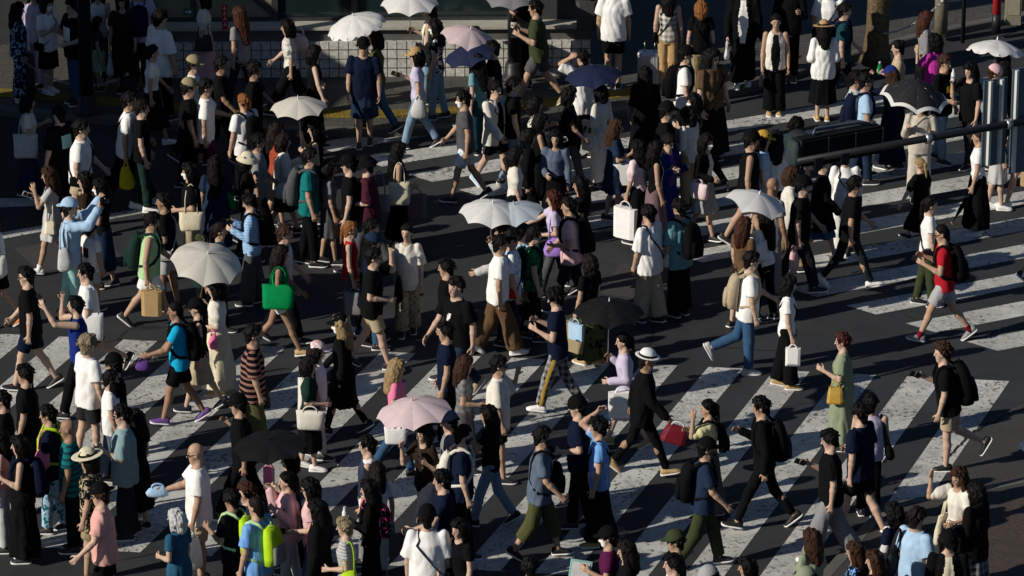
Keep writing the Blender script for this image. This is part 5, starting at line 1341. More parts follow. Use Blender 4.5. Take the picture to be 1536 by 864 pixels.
p = P(229, 332, 'R', 'A', 'dd', 'tank:pgreen:l', 'shorts:white', 'short:black', 'man in pale green sleeveless top and white shorts walking right', skin=1, h=1.74, pitch=18)
backpack(p, 'dgreen', 'dark backpack on man in pale green sleeveless top')
bag(p, 'paper', 'A', 'hand', 'tan', 'brown paper bag held by man in white shorts', .28, .36, .14, .08, dx=.06)
p = P(244, 302, 'L', 't', 'kd', 'tee:black:l', 'shorts:lgrey', 'short:black', 'man in black tee and grey shorts with white bag strap', skin=2)
sling(p, 'offw', 'white bag strap across man in black tee and grey shorts', 'A', bagc='lgrey')
p = P(283, 257, 'L', 't', 'kd', 'tee:black:l', 'cargo:beige', 'bob:black', 'masked person in black tee holding open cream tote', mask=W, h=1.68)
bag(p, 'tote', 'A', 'shoulder', 'cream', 'cream tote with grey bottom on masked person in black tee', .34, .27, .11, .40)
p = P(322, 247, 'B', 's', 'dd', 'tdress:ddenim:l:30', None, 'xlong:black', 'woman in dark denim dress with very long black hair from behind')
bag(p, 'slouch', 'B', 'shoulder', 'green', 'small bright green bag on woman in dark denim dress', .16, .30, .10, .28)
p = P(372, 242, 'R', 't', 'dp', 'tee:black', 'trousers:black', 'bob:black', 'woman in cream bucket hat and black tee', hat='bucket:cream')
p = P(388, 213, 'R', 'a', 'dd', 'tee:grey:l', 'trousers:black', 'short:black', 'man in grey tee behind cream bucket hat')
p = P(416, 196, 'R', 't', 'dd', 'tee:rust', 'skirt:black', 'half:dark', 'woman in rust orange tee with bare arm hanging down')
p = P(427, 212, 'R', 'b', 'pp', 'long:offw:l', 'skirt:black', 'bob:dark', 'woman in loose cream shirt looking at phone beside rust tee')
phone(p, 'A', 'dark phone of woman in loose cream shirt')
bag(p, 'slouch', 'A', 'shoulder', 'offw', 'white slouch bag at hip of woman in loose cream shirt', .30, .24, .10, .44)
p = P(466, 236, 'R', 't', 'dd', 'tee:teal:l', 'trousers:black', 'short:black', 'man in dark teal tee with grey backpack walking right', shoe='black', skin=1, h=1.76)
backpack(p, 'dgrey', 'grey backpack on man in dark teal tee', 1.05)
q = P(471, 194, 'L', 't', 'um', 'tank:black', 'trousers:black', 'bob:black', 'woman in black sleeveless top under cream umbrella', h=1.60)
umbrella(447, 148, q, 'A', 'offw', 'cream white umbrella in upper left road', .42, 8, .62)
p = P(496, 252, 'R', 't', 'dd', 'tee:grey/floral/dgrey', 'skirt:dgrey', 'bob:black', 'woman in grey patterned top between teal tee and black cap', h=1.56)
p = P(522, 247, 'L', 't', 'dd', 'tee:black', 'shorts:beige', 'short:black', 'man in black cap and black tee beside maroon shirt', hat='cap:black')
p = P(548, 248, 'L', 'a', 'kd', 'tee:maroon:x', 'wide:dgrey', 'short:black', 'man in loose maroon shirt and black bucket hat', hat='bucket:black')
bag(p, 'tote', 'B', 'shoulder', 'grey', 'grey flat bag behind loose maroon shirt', .30, .30, .08, .40, dx=-.16)
p = P(600, 226, 'R', 't', 'kd', 'tank:black', 'wide:black', 'half:black', 'woman in black with long hair, cream tote and shopping bags')
bag(p, 'tote', 'A', 'shoulder', 'cream', 'cream tote on shoulder of long haired woman in black', .30, .34, .12, .28)
bag(p, 'paper', 'B', 'hand', 'mauve', 'mauve shopping bag of long haired woman in black', .32, .34, .12, .10, dx=.16, dz=.12)
p = P(373, 303, 'L', 't', 'pp', 'long:lblue/fine/sky', 'wide:dgrey', 'short:black', 'person in pale blue striped shirt looking down at phone', h=1.64, pitch=24)
phone(p, 'B', 'dark phone of person in pale blue striped shirt')
backpack(p, 'black', 'black backpack on pale blue striped shirt', .9)
p = P(331, 346, 'R', 't', 'dd', 'tee:dteal', 'trousers:black', 'pony:dark', 'woman in dull teal top right behind the beige umbrella', h=1.58)
p = P(302, 364, 'R', 's', 'dd', 'tee:dgreen', 'trousers:black', 'short:black', 'small boy in camouflage cap above the beige umbrella', hat='cap:olive/blotch/khaki', h=1.36, cat='boy')
p = P(428, 351, 'R', 'a', 'dd', 'tee:offw', 'trousers:black', 'short:brown', 'man in cream tee with short brown hair behind green bag', skin=0)
p = P(423, 381, 'R', 'A', 'kd', 'tank:green', 'hot:white', 'long:dark', 'woman in green top and white shorts with large green bag', skin=2, shoe='tan', h=1.62)
bag(p, 'tote', 'A', 'shoulder', 'green', 'large bright green tote bag at left center', .44, .34, .13, .24)
p = P(527, 345, 'R', 't', 'dd', 'tank:red', 'trousers:dgrey', 'pony:ginger', 'woman in red sleeveless top with ginger hair', shoe=W, skin=0)
bag(p, 'tote', 'A', 'hand', 'grey', 'pale grey cloth bag below woman in red top', .30, .34, .1, .06)
p = P(558, 342, 'R', 't', 'dd', 'tee:black', 'trousers:black', 'short:black', 'man in black behind navy cap left of smiling woman')
p = P(560, 364, 'R', 't', 'dd', 'tee:navy', 'trousers:denim', 'short:black', 'man in navy cap behind photographer in black shirt', hat='cap:ddenim', h=1.66)
p = P(562, 386, 'R', 'a', 'kh', 'tee:black:l', 'shorts:beige', 'short:black', 'man in black shirt, glasses and beige shorts lifting camera', glasses=1, shoe='black', h=1.74)
c_ = p.M @ (p.rig.J['handB'] + p.rig.J['hdB'] * .05); t = thing('camera', 'small black camera lifted by man in beige shorts', 'camera', c_, p.yaw)
b = MB(); b.loft([ringrect(.05, .11, -.035, e=6), ringrect(.05, .11, .035, e=6)]); b.build('camera_body', cloth('black'), t)
b = MB(); b.tube([(.02, 0, 0), (.07, 0, 0)], .026, 12); b.build('camera_lens', plain('dark_lens', (.01, .01, .012), .15), t)
p = P(610, 349, 'F', 't', 'kd', 'tee:offw:x', 'wide:beige/floral/dgrey', 'pony:black', 'smiling woman in cream tee and patterned wide trousers facing camera', look=-15, h=1.62)
bag(p, 'slouch', 'A', 'hand', 'black', 'black bag hanging beside patterned wide trousers', .28, .34, .12, .05)
q = P(752, 347, 'L', 'A', 'fs', 'jacket:lgrey+black:l', 'trousers:black', 'short:black', 'person in grey jacket with sleeve swung out under white umbrella', h=1.66)
umbrella(739, 304, q, 'B', 'white', 'white umbrella at center of the crossing', .46, 8, .55)
q2 = P(783, 348, 'RB', 't', 'du', 'tee:lblue', 'trousers:black', 'short:black', 'person in pale blue tee holding umbrella behind the central umbrella', h=1.64)
umbrella(771, 307, q2, 'B', 'shadewhite', 'white umbrella in painted bluish shade overlapping the central white umbrella', .40, 8, .52)  # bluish shade side of a white canopy, put into its colour
p = P(752, 366, 'R', 'a', 'dd', 'tee:white:l', 'wide:brown', 'short:black', 'man in white tee and dark brown wide trousers at center', shoe=W, h=1.74)
p = P(769, 357, 'R', 't', 'dd', 'tee:white/floral/sky:l', 'trousers:ddenim', 'short:black', 'man in white tee with blue print behind dark brown trousers', glasses=1)
sling(p, 'black', 'dark strap with red pouch at center', 'A', bagc='red')
p = P(683, 430, 'LF', 'A', 'dd', 'tee:black:l', 'trousers:ddenim', 'short:dark', 'broad man in black tee with white chest mark and jeans', skin=0, h=1.82, shoe='khaki', wide=1.06)
chestmark(p)
p = P(668, 401, 'L', 't', 'dd', 'tee:black', 'trousers:black', 'short:black', 'man in black tee half hidden behind broad man with chest mark')
p = P(829, 298, 'L', 'a', 'kx', 'tee:lilac', 'trousers:dgrey', 'long:red', 'woman in pale violet tee with red brown hair and purple bag', skin=0)
bag(p, 'slouch', 'A', 'shoulder', 'violet', 'purple slouch bag of woman in pale violet tee', .30, .28, .12, .38)
p = P(852, 309, 'L', 'a', 'kd', 'tee:rose:l', 'trousers:char', 'short:black', 'man in dusty pink shirt with black backpack at upper center')
backpack(p, 'black', 'black backpack on man in dusty pink shirt')
p = P(869, 277, 'L', 't', 'dd', 'tee:black', 'trousers:black', 'long:black', 'woman in black with long black hair behind dusty pink shirt')
p = P(803, 352, 'R', 't', 'dd', 'tee:dgreen/check/green', 'trousers:black', 'short:black', 'person in dark green plaid shirt with green backpack', h=1.66)
backpack(p, 'dgreen', 'green backpack near the central white umbrella', 1.0, 'aqua')
p = P(883, 394, 'LB', 't', 'dd', 'tee:black', 'maxi:moss/crease/black', 'bob:dark', 'woman in black tee and long glossy olive skirt', h=1.58, shoe='tan')
bag(p, 'paper', 'A', 'hand', 'khaki', 'large brown paper bag below black umbrella', .34, .40, .14, .07)
bag(p, 'paper', 'A', 'hand', 'lblue', 'pale blue and white shopping bag in front of brown paper bag', .24, .24, .06, .06, dx=-.02, dz=.02).location += Vector((0, -.14, .03))
p = P(972, 320, 'LB', 't', 'dd', 'tee:white:x', 'wide:beige', 'short:black', 'man in oversized white tee and pale trousers seen from behind', skin=1, h=1.72)
sling(p, 'black', 'black strap across oversized white tee', 'B', w=.3, h=.24, bagc='offw')
p = P(1018, 311, 'LB', 's', 'dd', 'tee:aqua:x', 'wide:black', 'short:black', 'man in teal shirt with black backpack at right center', shoe='black')
backpack(p, 'black', 'black backpack on man in teal shirt')
p = P(1129, 391, 'R', 'C', 'dd', 'tee:white:l', 'trousers:denim', 'short:black', 'man in white tee and blue jeans with beige rucksack', shoe='lgrey', h=1.74)
backpack(p, 'beige', 'beige cloth rucksack on back of man in blue jeans', .95)
p = P(1185, 427, 'R', 't', 'dd', 'tee:white', 'wide:black', 'bob:black', 'woman in white tee and black pinafore trousers with white paper bag', shoe='tan')
sling(p, 'black', 'black pinafore strap and bag of woman with white paper bag', 'B')
bag(p, 'paper', 'A', 'hand', 'white', 'small white paper bag beside black trousers right of center', .20, .25, .09, .05)
# --- left middle
p = P(-12, 330, 'L', 'a', 'dd', 'tee:white', 'shorts:black', 'short:black', 'person with orange shoe at the left edge', shoe='orange')
bag(p, 'tote', 'A', 'shoulder', 'offw', 'white bag at left edge above orange shoe', .30, .28, .1, .3)
p = P(38, 414, 'L', 'a', 'dd', 'tee:black:l', 'shorts:navy', 'short:black', 'man in black tee and navy shorts walking left at left edge', glasses=1, shoe='black', h=1.76)
p = P(112, 458, 'L', 'a', 'ch', 'tank:blue', 'trousers:black', 'short:black', 'man in royal blue sleeveless top raising both arms to photograph', h=1.72, pitch=-6)
phone(p, 'A', 'phone raised by man in royal blue top')
p = P(127, 409, 'L', 'C', 'dd', 'tee:white:l', 'shorts:black', 'short:black', 'man in white tee and black shorts with white tote at left', shoe='black')
bag(p, 'tote', 'A', 'shoulder', 'white', 'white tote behind man in royal blue top', .30, .38, .1, .36, dx=-.05)
p = P(133, 517, 'RB', 't', 'dd', 'tee:white:l', 'shorts:char', 'messy:ash', 'man in white tee with ash blond hair and dark shorts', skin=0, h=1.74)
p = P(170, 546, 'L', 't', 'dd', 'tee:black', 'trousers:black', 'short:black', 'man in dark cap and sunglasses behind ash blond man', hat='cap:black', glasses=2)
p = P(167, 568, 'R', 't', 'dd', 'tee:white', 'trousers:slate', 'short:black', 'masked boy in white tee in front of dark cap', mask=(.3,.3,.3), h=1.56)
p = P(262, 466, 'L', 'a', 'fd', 'tee:cyan', 'shorts:black', 'buzz:black', 'man in bright cyan tee and black shorts walking left', skin=2, shoe='purple', h=1.72)
backpack(p, 'black', 'black backpack on man in bright cyan tee')
bag(p, 'slouch', 'A', 'hand', 'purple', 'purple pouch in hand of man in bright cyan tee', .20, .14, .1, .04)
p = P(294, 462, 'L', 'a', 'dd', 'tank:black', 'skirt:beige', 'pony:black', 'woman in black cap and black tank with beige skirt', hat='cap:black', skin=0, shoe='navy')
q = P(322, 432, 'L', 's', 'ku', 'blouse:offw', 'maxi:cream', 'bob:black', 'woman in long cream dress under beige umbrella', shoe='tan', h=1.62, wide=1.16)
umbrella(312, 380, q, 'B', 'offw', 'large beige umbrella over woman in long cream dress', .49, 8, .62, cy=.22)
bag(q, 'slouch', 'A', 'elbow', 'pink', 'small pink bag beside long cream dress', .12, .22, .10, .05)
p = P(381, 502, 'R', 't', 'dd', 'tee:black/stripe/dusty:x', 'wide:moss', 'short:black', 'masked man in black and brown striped tee and olive trousers', mask=(.12,.12,.13), h=1.76)
bag(p, 'handbag', 'B', 'hand', 'black', 'black bag in far hand of striped tee', .26, .22, .1, .05)
p = P(509, 487, 'L', 'a', 'dd', 'coat:black', 'slim:black', 'half:blond', 'masked woman in long black coat and black cap with blond hair', hat='cap:black', mask=W, h=1.66, shoe='black')
p = P(477, 527, 'R', 't', 'dd', 'tee:white:l', 'trousers:lgrey', 'bob:dark', 'woman in floral cap and white tee beside black coat', hat='cap:rose/floral/white', h=1.60)
bag(p, 'tote', 'A', 'shoulder', 'offw', 'tall cream tote at back of woman in floral cap', .24, .46, .1, .18, dx=-.10)
p = P(466, 547, 'R', 't', 'kd', 'blouse:dgreen', 'midi:black', 'bob:black', 'woman in dark green blouse with striped white tote', shoe=W, h=1.56)
bag(p, 'tote', 'A', 'elbow', 'offw', 'white tote with dark stripes on arm of woman in green blouse', .36, .26, .12, .06)
q = P(356, 607, 'L', 'A', 'du', 'tee:black:l', 'trousers:black', 'short:black', 'man in black cap and black clothes striding left', hat='cap:black')
q3 = P(432, 690, 'L', 't', 'uk', 'tee:black', 'maxi:black', 'bob:black', 'person in black beneath the dark flat umbrella lower left', h=1.60)
umbrella(404, 660, q3, 'A', 'black', 'flat charcoal umbrella in lower left', .46, 8, .36, deep=.24)
bag(q3, 'paper', 'B', 'hand', 'pink', 'bright pink paper bag right of the charcoal umbrella', .14, .22, .06, .05, dz=.44)
p = P(597, 552, 'R', 'a', 'dd', 'tee:pink', 'trousers:denim', 'half:blond', 'blond woman in pink tee and jeans above pink umbrella', skin=0, shoe='black')
bag(p, 'tote', 'A', 'hand', 'white', 'white folder bag under the pale pink umbrella', .28, .24, .05, .05, dz=.1)
p = P(667, 497, 'L', 't', 'dd', 'tee:navy', 'trousers:black', 'short:black', 'man in navy tee with bare forearm left of grey checked shirt', skin=1)
p = P(699, 547, 'R', 't', 'kd', 'tee:grey/check/dgrey', 'skirt:dgrey', 'long:brown', 'woman in grey checked shirt with long brown hair')
p = P(750, 548, 'R', 't', 'dm', 'tee:offw:x', 'shorts:black', 'short:black', 'man in long cream tee and glasses holding hand to his face', glasses=1, h=1.72)
p = P(731, 622, 'L', 'a', 'md', 'tee:black', 'trousers:ldenim', 'long:black', 'woman in black tee and light blue jeans at lower center', shoe='black', h=1.62)
sling(p, 'black', 'black strap bag of woman in light blue jeans', 'B')
p = P(832, 447, 'L', 'a', 'pp', 'tee:navy', 'trousers:char/check/mgrey', 'messy:black', 'man in navy tee and checked trousers with yellow side stripe', shoe=W, stripe='gold', h=1.74, pitch=18)
phone(p, 'A', 'phone held by man with yellow striped trousers')
q = P(934, 512, 'L', 'b', 'ku', 'long:lilac', 'skirt:lilac', 'pony:black', 'woman in pale lilac blouse and skirt under black umbrella', h=1.60, shoe='tan')
umbrella(914, 452, q, 'B', 'black', 'black umbrella with pale tip at center right', .47, 8, .62, tip='silver')
bag(q, 'paper', 'A', 'elbow', 'white', 'big white shopping bag of woman under black umbrella', .38, .34, .13, .08, dz=-.04)
p = P(972, 540, 'R', 'A', 'lb', 'jacket:black+char:l', 'slim:black', 'buzz:dark', 'man in white hat with dark band and black outfit', hat='fedora:white:black', skin=2, shoe='tan', h=1.74)
bag(p, 'handbag', 'A', 'hand', 'wine', 'dark red handbag carried by man in white hat', .34, .24, .14, .05, dx=.10, tiltd=18, hcol='white')
# --- right middle
p = P(1263, 512, 'L', 's', 'pd', 'tdress:sage:l:16', None, 'short:red', 'woman in long sage green dress with short red hair', h=1.62)
bag(p, 'handbag', 'A', 'elbow', 'gold', 'mustard yellow bag on arm of woman in sage dress', .22, .22, .12, .08)
p = P(1412, 529, 'L', 'C', 'dp', 'tee:black:l', 'shorts:beige', 'curly:brown', 'boy with curly brown hair in black tee and beige shorts', skin=0, shoe='black', lean=6, h=1.74)
backpack(p, 'black', 'large black backpack on curly haired boy', 1.15)
phone(p, 'B', 'phone held out by curly haired boy')
p = P(1061, 613, 'L', 't', 'hp', 'blouse:lemon', 'maxi:dgrey', 'pony:black', 'woman in pale yellow blouse shading her face with hand')
backpack(p, 'black', 'small black backpack on woman in pale yellow blouse', .75)
p = P(1140, 610, 'L', 'A', 'dp', 'long:black', 'slim:black', 'short:black', 'man in black long sleeves and black trousers striding left', h=1.80, pitch=12, shoe='black')
backpack(p, 'black', 'black backpack with blue patch on striding man', 1.0, 'ddenim')
p = P(1061, 673, 'R', 'b', 'dd', 'tee:ddenim:l', 'cargo:olive', 'short:black', 'man in black cap, dark blue tee and olive trousers', hat='cap:black', mask=(.05,.05,.05), skin=1, shoe='char')
backpack(p, 'black', 'dark backpack on man in olive trousers lower right')
p = P(1243, 659, 'L', 'a', 'dp', 'tee:black:l', 'wide:grey', 'short:black', 'man in black and grey tee with pale grey trousers looking at phone', shoe=W, h=1.76, pitch=18)
phone(p, 'B', 'phone of man in pale grey trousers')
p = P(1289, 620, 'LB', 'a', 'dk', 'tee:navy:l', 'shorts:black', 'short:black', 'man in navy tee and black shorts seen from behind lower right', shoe=W, h=1.78)
p = P(1306, 604, 'B', 't', 'dd', 'tank:lilac', 'trousers:black', 'short:black', 'person in pale lilac vest with round black bag behind navy tee', h=1.66)
bag(p, 'slouch', 'B', 'shoulder', 'black', 'round black shoulder bag right of navy tee', .22, .22, .12, .40)
# --- near left
p = P(36, 561, 'L', 't', 'dd', 'tee:black:l', 'trousers:black', 'short:black', 'man in black tee facing left above lime straps at left', h=1.76)
p = P(2, 600, 'L', 't', 'dd', 'tee:black', 'trousers:black', 'short:black', 'man in black at the left edge beside black tee', h=1.70)
p = P(-2, 658, 'L', 's', 'dd', 'tee:blush', 'trousers:lgrey', 'long:black', 'woman in pale pink tee cut by left edge', h=1.62)
p = P(28, 668, 'L', 's', 'pd', 'dress:black:l:10', None, 'bob:black', 'woman in long black dress with navy backpack at left edge', h=1.66)
backpack(p, 'navy', 'navy backpack on woman in long black dress')
p = P(71, 622, 'L', 't', 'dd', 'tee:navy:l', 'trousers:lblue/floral/teal', 'short:black', 'man in navy tee and blue floral trousers with lime straps', h=1.70)
backpack(p, 'lime', 'lime backpack on man in floral trousers', .9)
bag(p, 'slouch', 'A', 'shoulder', 'pink', 'pale pink bag left of lime straps', .20, .26, .12, .22, dx=.06)
p = P(101, 643, 'L', 's', 'dd', 'tee:teal/stripe/dteal:l', 'trousers:black', None, 'bald man in dark teal striped tee', skin=2, h=1.76)
p = P(131, 689, 'L', 't', 'dd', 'tee:black/floral/beige:l', 'shorts:khaki', 'bob:dark', 'person in straw hat and black shirt with beige leaf pattern', hat='straw:cream:black', skin=1, h=1.70)
p = P(182, 622, 'L', 's', 'pd', 'tee:aquagrey:x', 'wide:char', 'short:black', 'man in pale blue grey tee and wide dark trousers', glasses=1, h=1.78)
p = P(203, 628, 'LB', 's', 'dd', 'tee:black', 'midi:black', 'long:black', 'woman in black close behind pale blue grey tee', h=1.60)
p = P(149, 742, 'L', 't', 'ld', 'tee:blush:l', 'shorts:black', 'short:brown', 'man in dusty pink tee, dark cap and sunglasses lower left', hat='capback:black', glasses=2, skin=0, h=1.78)
p = P(264, 778, 'LB', 't', 'kd', 'tdress:petrol::30', None, 'bob:grey', 'woman with white grey bob in blue dress lower left', skin=0, h=1.58)
p = P(293, 680, 'L', 's', 'df', 'tee:white:l', 'shorts:beige', None, 'man in white tee with shaved head and sunglasses carrying white bag', glasses=2, skin=1, h=1.86, shoe='black')
bag(p, 'plastic', 'A', 'hand', 'white', 'large white plastic bag below man with shaved head', .28, .44, .16, .06)
bag(p, 'slouch', 'B', 'hand', 'lblue', 'pale blue bundled cloth in hand of shaved head man', .28, .14, .12, .03, dz=.12)
p = P(346, 748, 152, 't', 'pd', 'tee:black:l', 'trousers:black', 'short:black', 'man in black tee with lime backpack beside blue polo', skin=2, h=1.66)
backpack(p, 'lime', 'lime backpack on man in black tee', .95, 'lime', 'pgreen')
p = P(383, 760, 152, 't', 'dd', 'tee:sky:l', 'trousers:beige', 'buzz:dark', 'man in sky blue polo with lime backpack', skin=1, h=1.76)
backpack(p, 'lime', 'lime and grey backpack on man in sky blue polo', .95, 'grey', 'pgreen')
p = P(369, 740, 'L', 's', 'dd', 'tee:lilac', 'trousers:black', 'curly:auburn', 'person with bushy auburn hair between two lime backpacks', h=1.62)
p = P(429, 722, 'L', 't', 'um', 'long:rose:l', 'trousers:lgrey', 'pony:black', 'woman in pale beige pink shirt with raised hand lower left', h=1.62)
p = P(463, 732, 'L', 't', 'kp', 'tee:rose', 'trousers:denim', 'bob:black', 'woman in sunglasses and pink top behind plaid shirt', glasses=2, h=1.64)
phone(p, 'A', 'phone of woman in sunglasses and pink top')
p = P(474, 765, 'L', 't', 'dd', 'jacket:black+wine:l', 'trousers:slate', 'half:black', 'man in black and maroon plaid shirt with dark hair', skin=1, h=1.74)
p = P(516, 790, 'L', 't', 'kd', 'tee:lgrey/fine/grey', 'trousers:dgreen', 'crop:ash', 'older woman in grey striped tee with lime bag', skin=0, h=1.60)
bag(p, 'slouch', 'A', 'shoulder', 'lime', 'bright lime shoulder bag of older woman in striped tee', .26, .34, .14, .34, dx=-.05)
p = P(550, 668, 'L', 't', 'dd', 'tank:white:l', 'trousers:grey', 'short:black', 'man in white sleeveless top facing left lower center', h=1.70)
p = P(566, 706, 'B', 's', 'dd', 'tee:white', 'trousers:lgrey', 'long:dark', 'girl with long dark hair in front of white sleeveless top', h=1.48)
p = P(552, 734, 'L', 't', 'pd', 'long:black', 'trousers:black', 'half:black', 'woman in black with colourful floral backpack drinking', h=1.62)
backpack(p, 'black/blotch/hotpink', 'black backpack with pink and blue flowers', .85, 'teal/floral/rose')
cup(p, 'A', 'clear bottle held by woman with floral backpack')
q = P(634, 650, 'LF', 'a', 'um', 'tee:dbrown', 'wide:offw', 'bob:black', 'woman in dark brown top and wide white trousers under pink umbrella', shoe=W, h=1.66)
umbrella(618, 601, q, 'A', 'palepink', 'pale pink umbrella at lower center', .47, 8, .50)
p = P(673, 633, 'L', 's', 'dd', 'tee:grey', 'trousers:black', 'short:black', 'person in dark cap behind man with black mask', hat='cap:slate', h=1.66)
p = P(696, 653, 'R', 't', 'dd', 'tee:navy:l', 'trousers:black', 'short:black', 'man in navy tee and black face mask with white bag', mask=(.015,.015,.015), h=1.74)
backpack(p, 'offw', 'cream white bag on back of man with black mask', .85, 'offw')
p = P(662, 720, 'L', 'a', 'fk', 'tee:navy', 'trousers:black', 'crop:black', 'man in dark navy tee with hand spread in front', skin=0, h=1.76)
p = P(641, 775, 'B', 't', 'dd', 'tee:white:x', 'trousers:black', 'short:black', 'man in black cap and loose white tee seen from behind', hat='capback:black', h=1.76)
sling(p, 'black', 'black strap across back of loose white tee lower center', 'B')
p = P(688, 793, 'LF', 't', 'dk', 'tee:black', 'trousers:black', 'bob:black', 'woman in black tee with printed canvas tote lower center', h=1.62, skin=0)
TOTE = bag(p, 'tote', 'B', 'shoulder', 'cream', 'cream canvas tote with red lettering', .38, .36, .12, .30)
p = P(815, 655, 'R', 'b', 'dd', 'tee:slate:l', 'capri:moss', 'short:black', 'man in slate blue tee and olive cropped trousers with black mask', mask=(.015,.015,.015), shoe='black', h=1.76)
backpack(p, 'black', 'black pack worn in front of slate blue tee', .8, front=True)
p = P(865, 610, 'L', 't', 'kd', 'tee:navy:l', 'trousers:black', 'short:black', 'man in black beanie cap and navy tee at lower center', hat='beanie:black', h=1.74)
bag(p, 'paper', 'A', 'hand', 'tan', 'small brown paper bag between navy tee and wide black trousers', .16, .24, .08, .06, dz=-.16)
p = P(896, 641, 'L', 't', 'dr', 'tee:sky/crease/lilac', 'wide:black', 'messy:black', 'boy in pale blue tee and wide black trousers raising arm', h=1.70, shoe='tan')
sling(p, 'black', 'black strap over pale blue tee of boy raising arm', 'B')
# --- near right corner
p = P(911, 806, 'L', 't', 'pd', 'tee:plum', 'trousers:black', 'short:black', 'masked person in black cap at bottom holding framed board', hat='cap:black', mask=W, h=1.62)
t = thing('clipboard', 'white board with mint frame held at the bottom', 'board', p.M @ (p.rig.J['handA'] + Vector((.05, 0, -.10))), R(200))
b = MB(); b.box((0, 0, 0), (.26, .02, .36)); b.build('frame', cloth('mint'), t)
b = MB(); b.box((0, -.012, 0), (.21, .006, .30)); b.build('sheet', plain('paper', 'white', .7), t); t.rotation_euler = (R(-25), R(14), R(10))
p = P(938, 826, 'L', 's', 'dd', 'long:black', 'skirt:black', 'long:dark', 'woman in black with long dark hair right of framed board', h=1.58)
p = P(1008, 846, 'L', 's', 'dd', 'tee:white', 'trousers:black', 'short:black', 'man in white tee cut by bottom edge with red bag', h=1.72)
p = P(1012, 812, 'L', 's', 'dd', 'tee:char', 'trousers:black', 'short:dark', 'person in olive cap near bottom behind white tee', hat='cap:olive', h=1.66)
p = P(795, 850, 'B', 's', 'dd', 'tee:black', 'trousers:black', 'short:black', 'person in black at the bottom below black mask man', h=1.70)
p = P(1119, 850, 'L', 's', 'dd', 'tee:offw', 'trousers:black', 'bob:black', 'woman with bob hair cut by bottom edge right of white tee', h=1.60)
p = P(1062, 866, 'L', 's', 'dd', 'tee:grey', 'trousers:black', 'short:black', 'person in grey cap at bottom edge', hat='cap:mgrey', h=1.68)
p = P(1208, 868, 'L', 's', 'dd', 'tee:black', 'trousers:black', 'short:black', 'person in green cap at bottom edge below long brown hair', hat='cap:sage', h=1.66)
p = P(1216, 808, 'LB', 's', 'dd', 'tee:sage:l', 'trousers:black', 'long:brown', 'woman in pale green tee with long brown hair at bottom', h=1.60)
p = P(1437, 716, 'LF', 's', 'kh', 'blouse:offw', 'maxi:black', 'long:brown', 'woman in white blouse shading her eyes beside black jacket', h=1.62)
bag(p, 'tote', 'B', 'shoulder', 'cream', 'cream tote hanging from woman shading her eyes', .26, .42, .1, .40)
p = P(1463, 738, 'LB', 's', 'kd', 'jacket:black:x', 'pleat:black/check/grey', 'bob:black', 'woman in wide black jacket and dark plaid skirt', h=1.62)
p = P(1376, 776, 'RB', 's', 'dd', 'tee:lblue:l', 'trousers:ddenim', 'short:dark', 'man in pale blue polo at lower right', h=1.74, skin=1)
bag(p, 'slouch', 'B', 'shoulder', 'char', 'dark bag on left shoulder of pale blue polo', .20, .36, .12, .34, dx=-.12)
p = P(1339, 768, 'LB', 's', 'dd', 'tee:navy', 'skirt:rose', 'bob:black', 'woman in navy top with bob hair left of pale blue polo', h=1.60)
bag(p, 'slouch', 'A', 'shoulder', 'lgrey', 'long pale strap bag of woman with bob hair lower right', .12, .40, .1, .14)
p = P(1281, 827, 'L', 's', 'kd', 'tee:black/floral/sky', 'skirt:black', 'half:brown', 'girl in black tee with blue print at bottom right', h=1.58)
p = P(1310, 840, 'L', 's', 'dd', 'tee:black', 'skirt:black', 'half:brown', 'girl with brown fringe right of blue print tee', h=1.56)
p = P(1423, 812, 'F', 's', 'dd', 'jacket:black+cream', 'trousers:black', 'bob:black', 'person in black cap and black blazer with cream lapel', hat='cap:black', h=1.66, pitch=18)
p = P(1598, 520, 'R', 'A', 'dd', 'tee:white', 'trousers:ldenim', 'short:black', 'person with white sneaker stepping in at right edge', shoe=W, h=1.72)
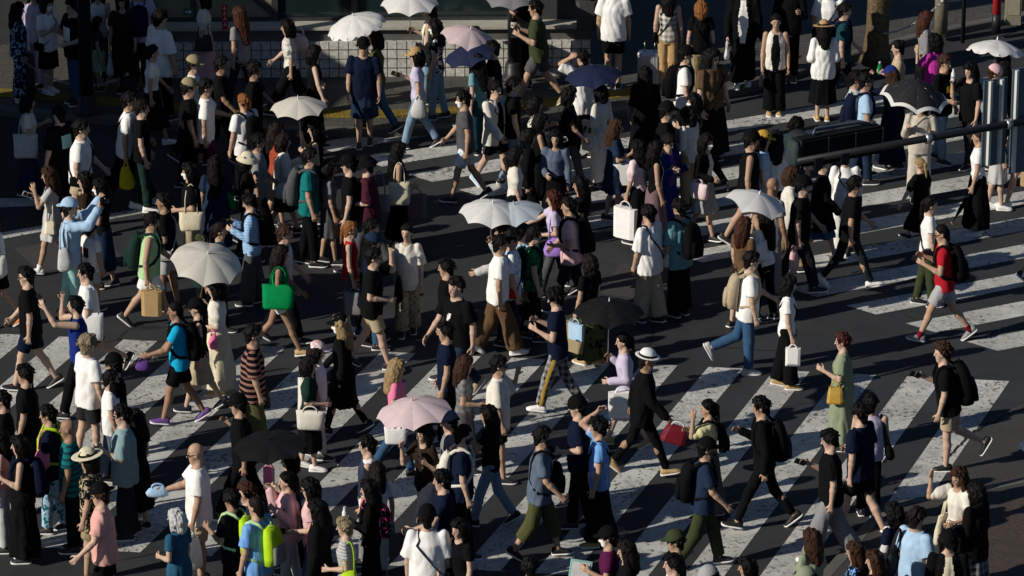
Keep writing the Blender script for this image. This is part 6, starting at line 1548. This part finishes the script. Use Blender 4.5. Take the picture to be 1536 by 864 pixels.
p = P(1588, 272, 'R', 'A', 'dd', 'tee:black', 'cargo:khaki', 'short:black', 'person with black boot at right edge beside red polo', shoe='black', sock='white', h=1.72)
# suitcase of the woman in tan cargo trousers
h_ = CASEP.M @ CASEP.rig.J['handA']
t = thing('suitcase', 'silver ribbed suitcase with raised handle at upper center', 'suitcase', (h_.x - .10, h_.y - .02, .12), R(80))
b = MB(); b.loft([ringrect(.22, .36, .06, e=5), ringrect(.24, .38, .09, e=5), ringrect(.24, .38, .55, e=5), ringrect(.22, .36, .58, e=5)]); b.build('case_body', plain('silver_shell', (.42, .43, .45), .35, .5), t)
for k in range(-3, 4):
    b = MB(); b.box((0, k*.045, .32), (.252, .012, .44)); b.build('rib', plain('silver_rib', (.50, .51, .53), .35, .5), t)
for s in (-1, 1):
    b = MB(); b.tube([(0, s*.08, .57), (0, s*.08, h_.z - .12)], .008, 8); b.build('pull_rod', plain('umbrella_metal', (.3, .3, .31), .3, .8), t, True)
b = MB(); b.tube([(0, -.09, h_.z - .12), (0, .09, h_.z - .12)], .014, 8); b.build('handle', cloth('black'), t, True)
for x in (-.09, .09):
    for y in (-.15, .15):
        b = MB(); b.tube([(x, y - .01, .03), (x, y + .01, .03)], .03, 12); b.build('wheel', cloth('black'), t, True)
# lettering on two bags
def lettering(body_obj, root, lines, size, col, y, z0, lead):
    for i, s in enumerate(lines):
        cu = bpy.data.curves.new('lettering', 'FONT'); cu.body = s; cu.size = size; cu.align_x = 'CENTER'; cu.extrude = .001; cu.resolution_u = 2
        o = bpy.data.objects.new('tmp', cu); COLL.objects.link(o)
        me = bpy.data.meshes.new_from_object(o.evaluated_get(bpy.context.evaluated_depsgraph_get())); bpy.data.objects.remove(o)
        me.materials.clear()
        part('lettering', me, plain('ink_' + col, col, .6), root, Matrix.Translation((0, y, z0 - lead*i)) @ (Matrix.Rotation(math.pi, 4, 'Z') if y > 0 else Matrix.Identity(4)) @ Matrix.Rotation(R(90), 4, 'X'))
lettering(None, HMBAG, ['H&M'], .075, 'red', .064, -.15, .1)
lettering(None, TOTE, ['GIVE', 'LOVE'], .12, 'red', .066, -.20, .11)
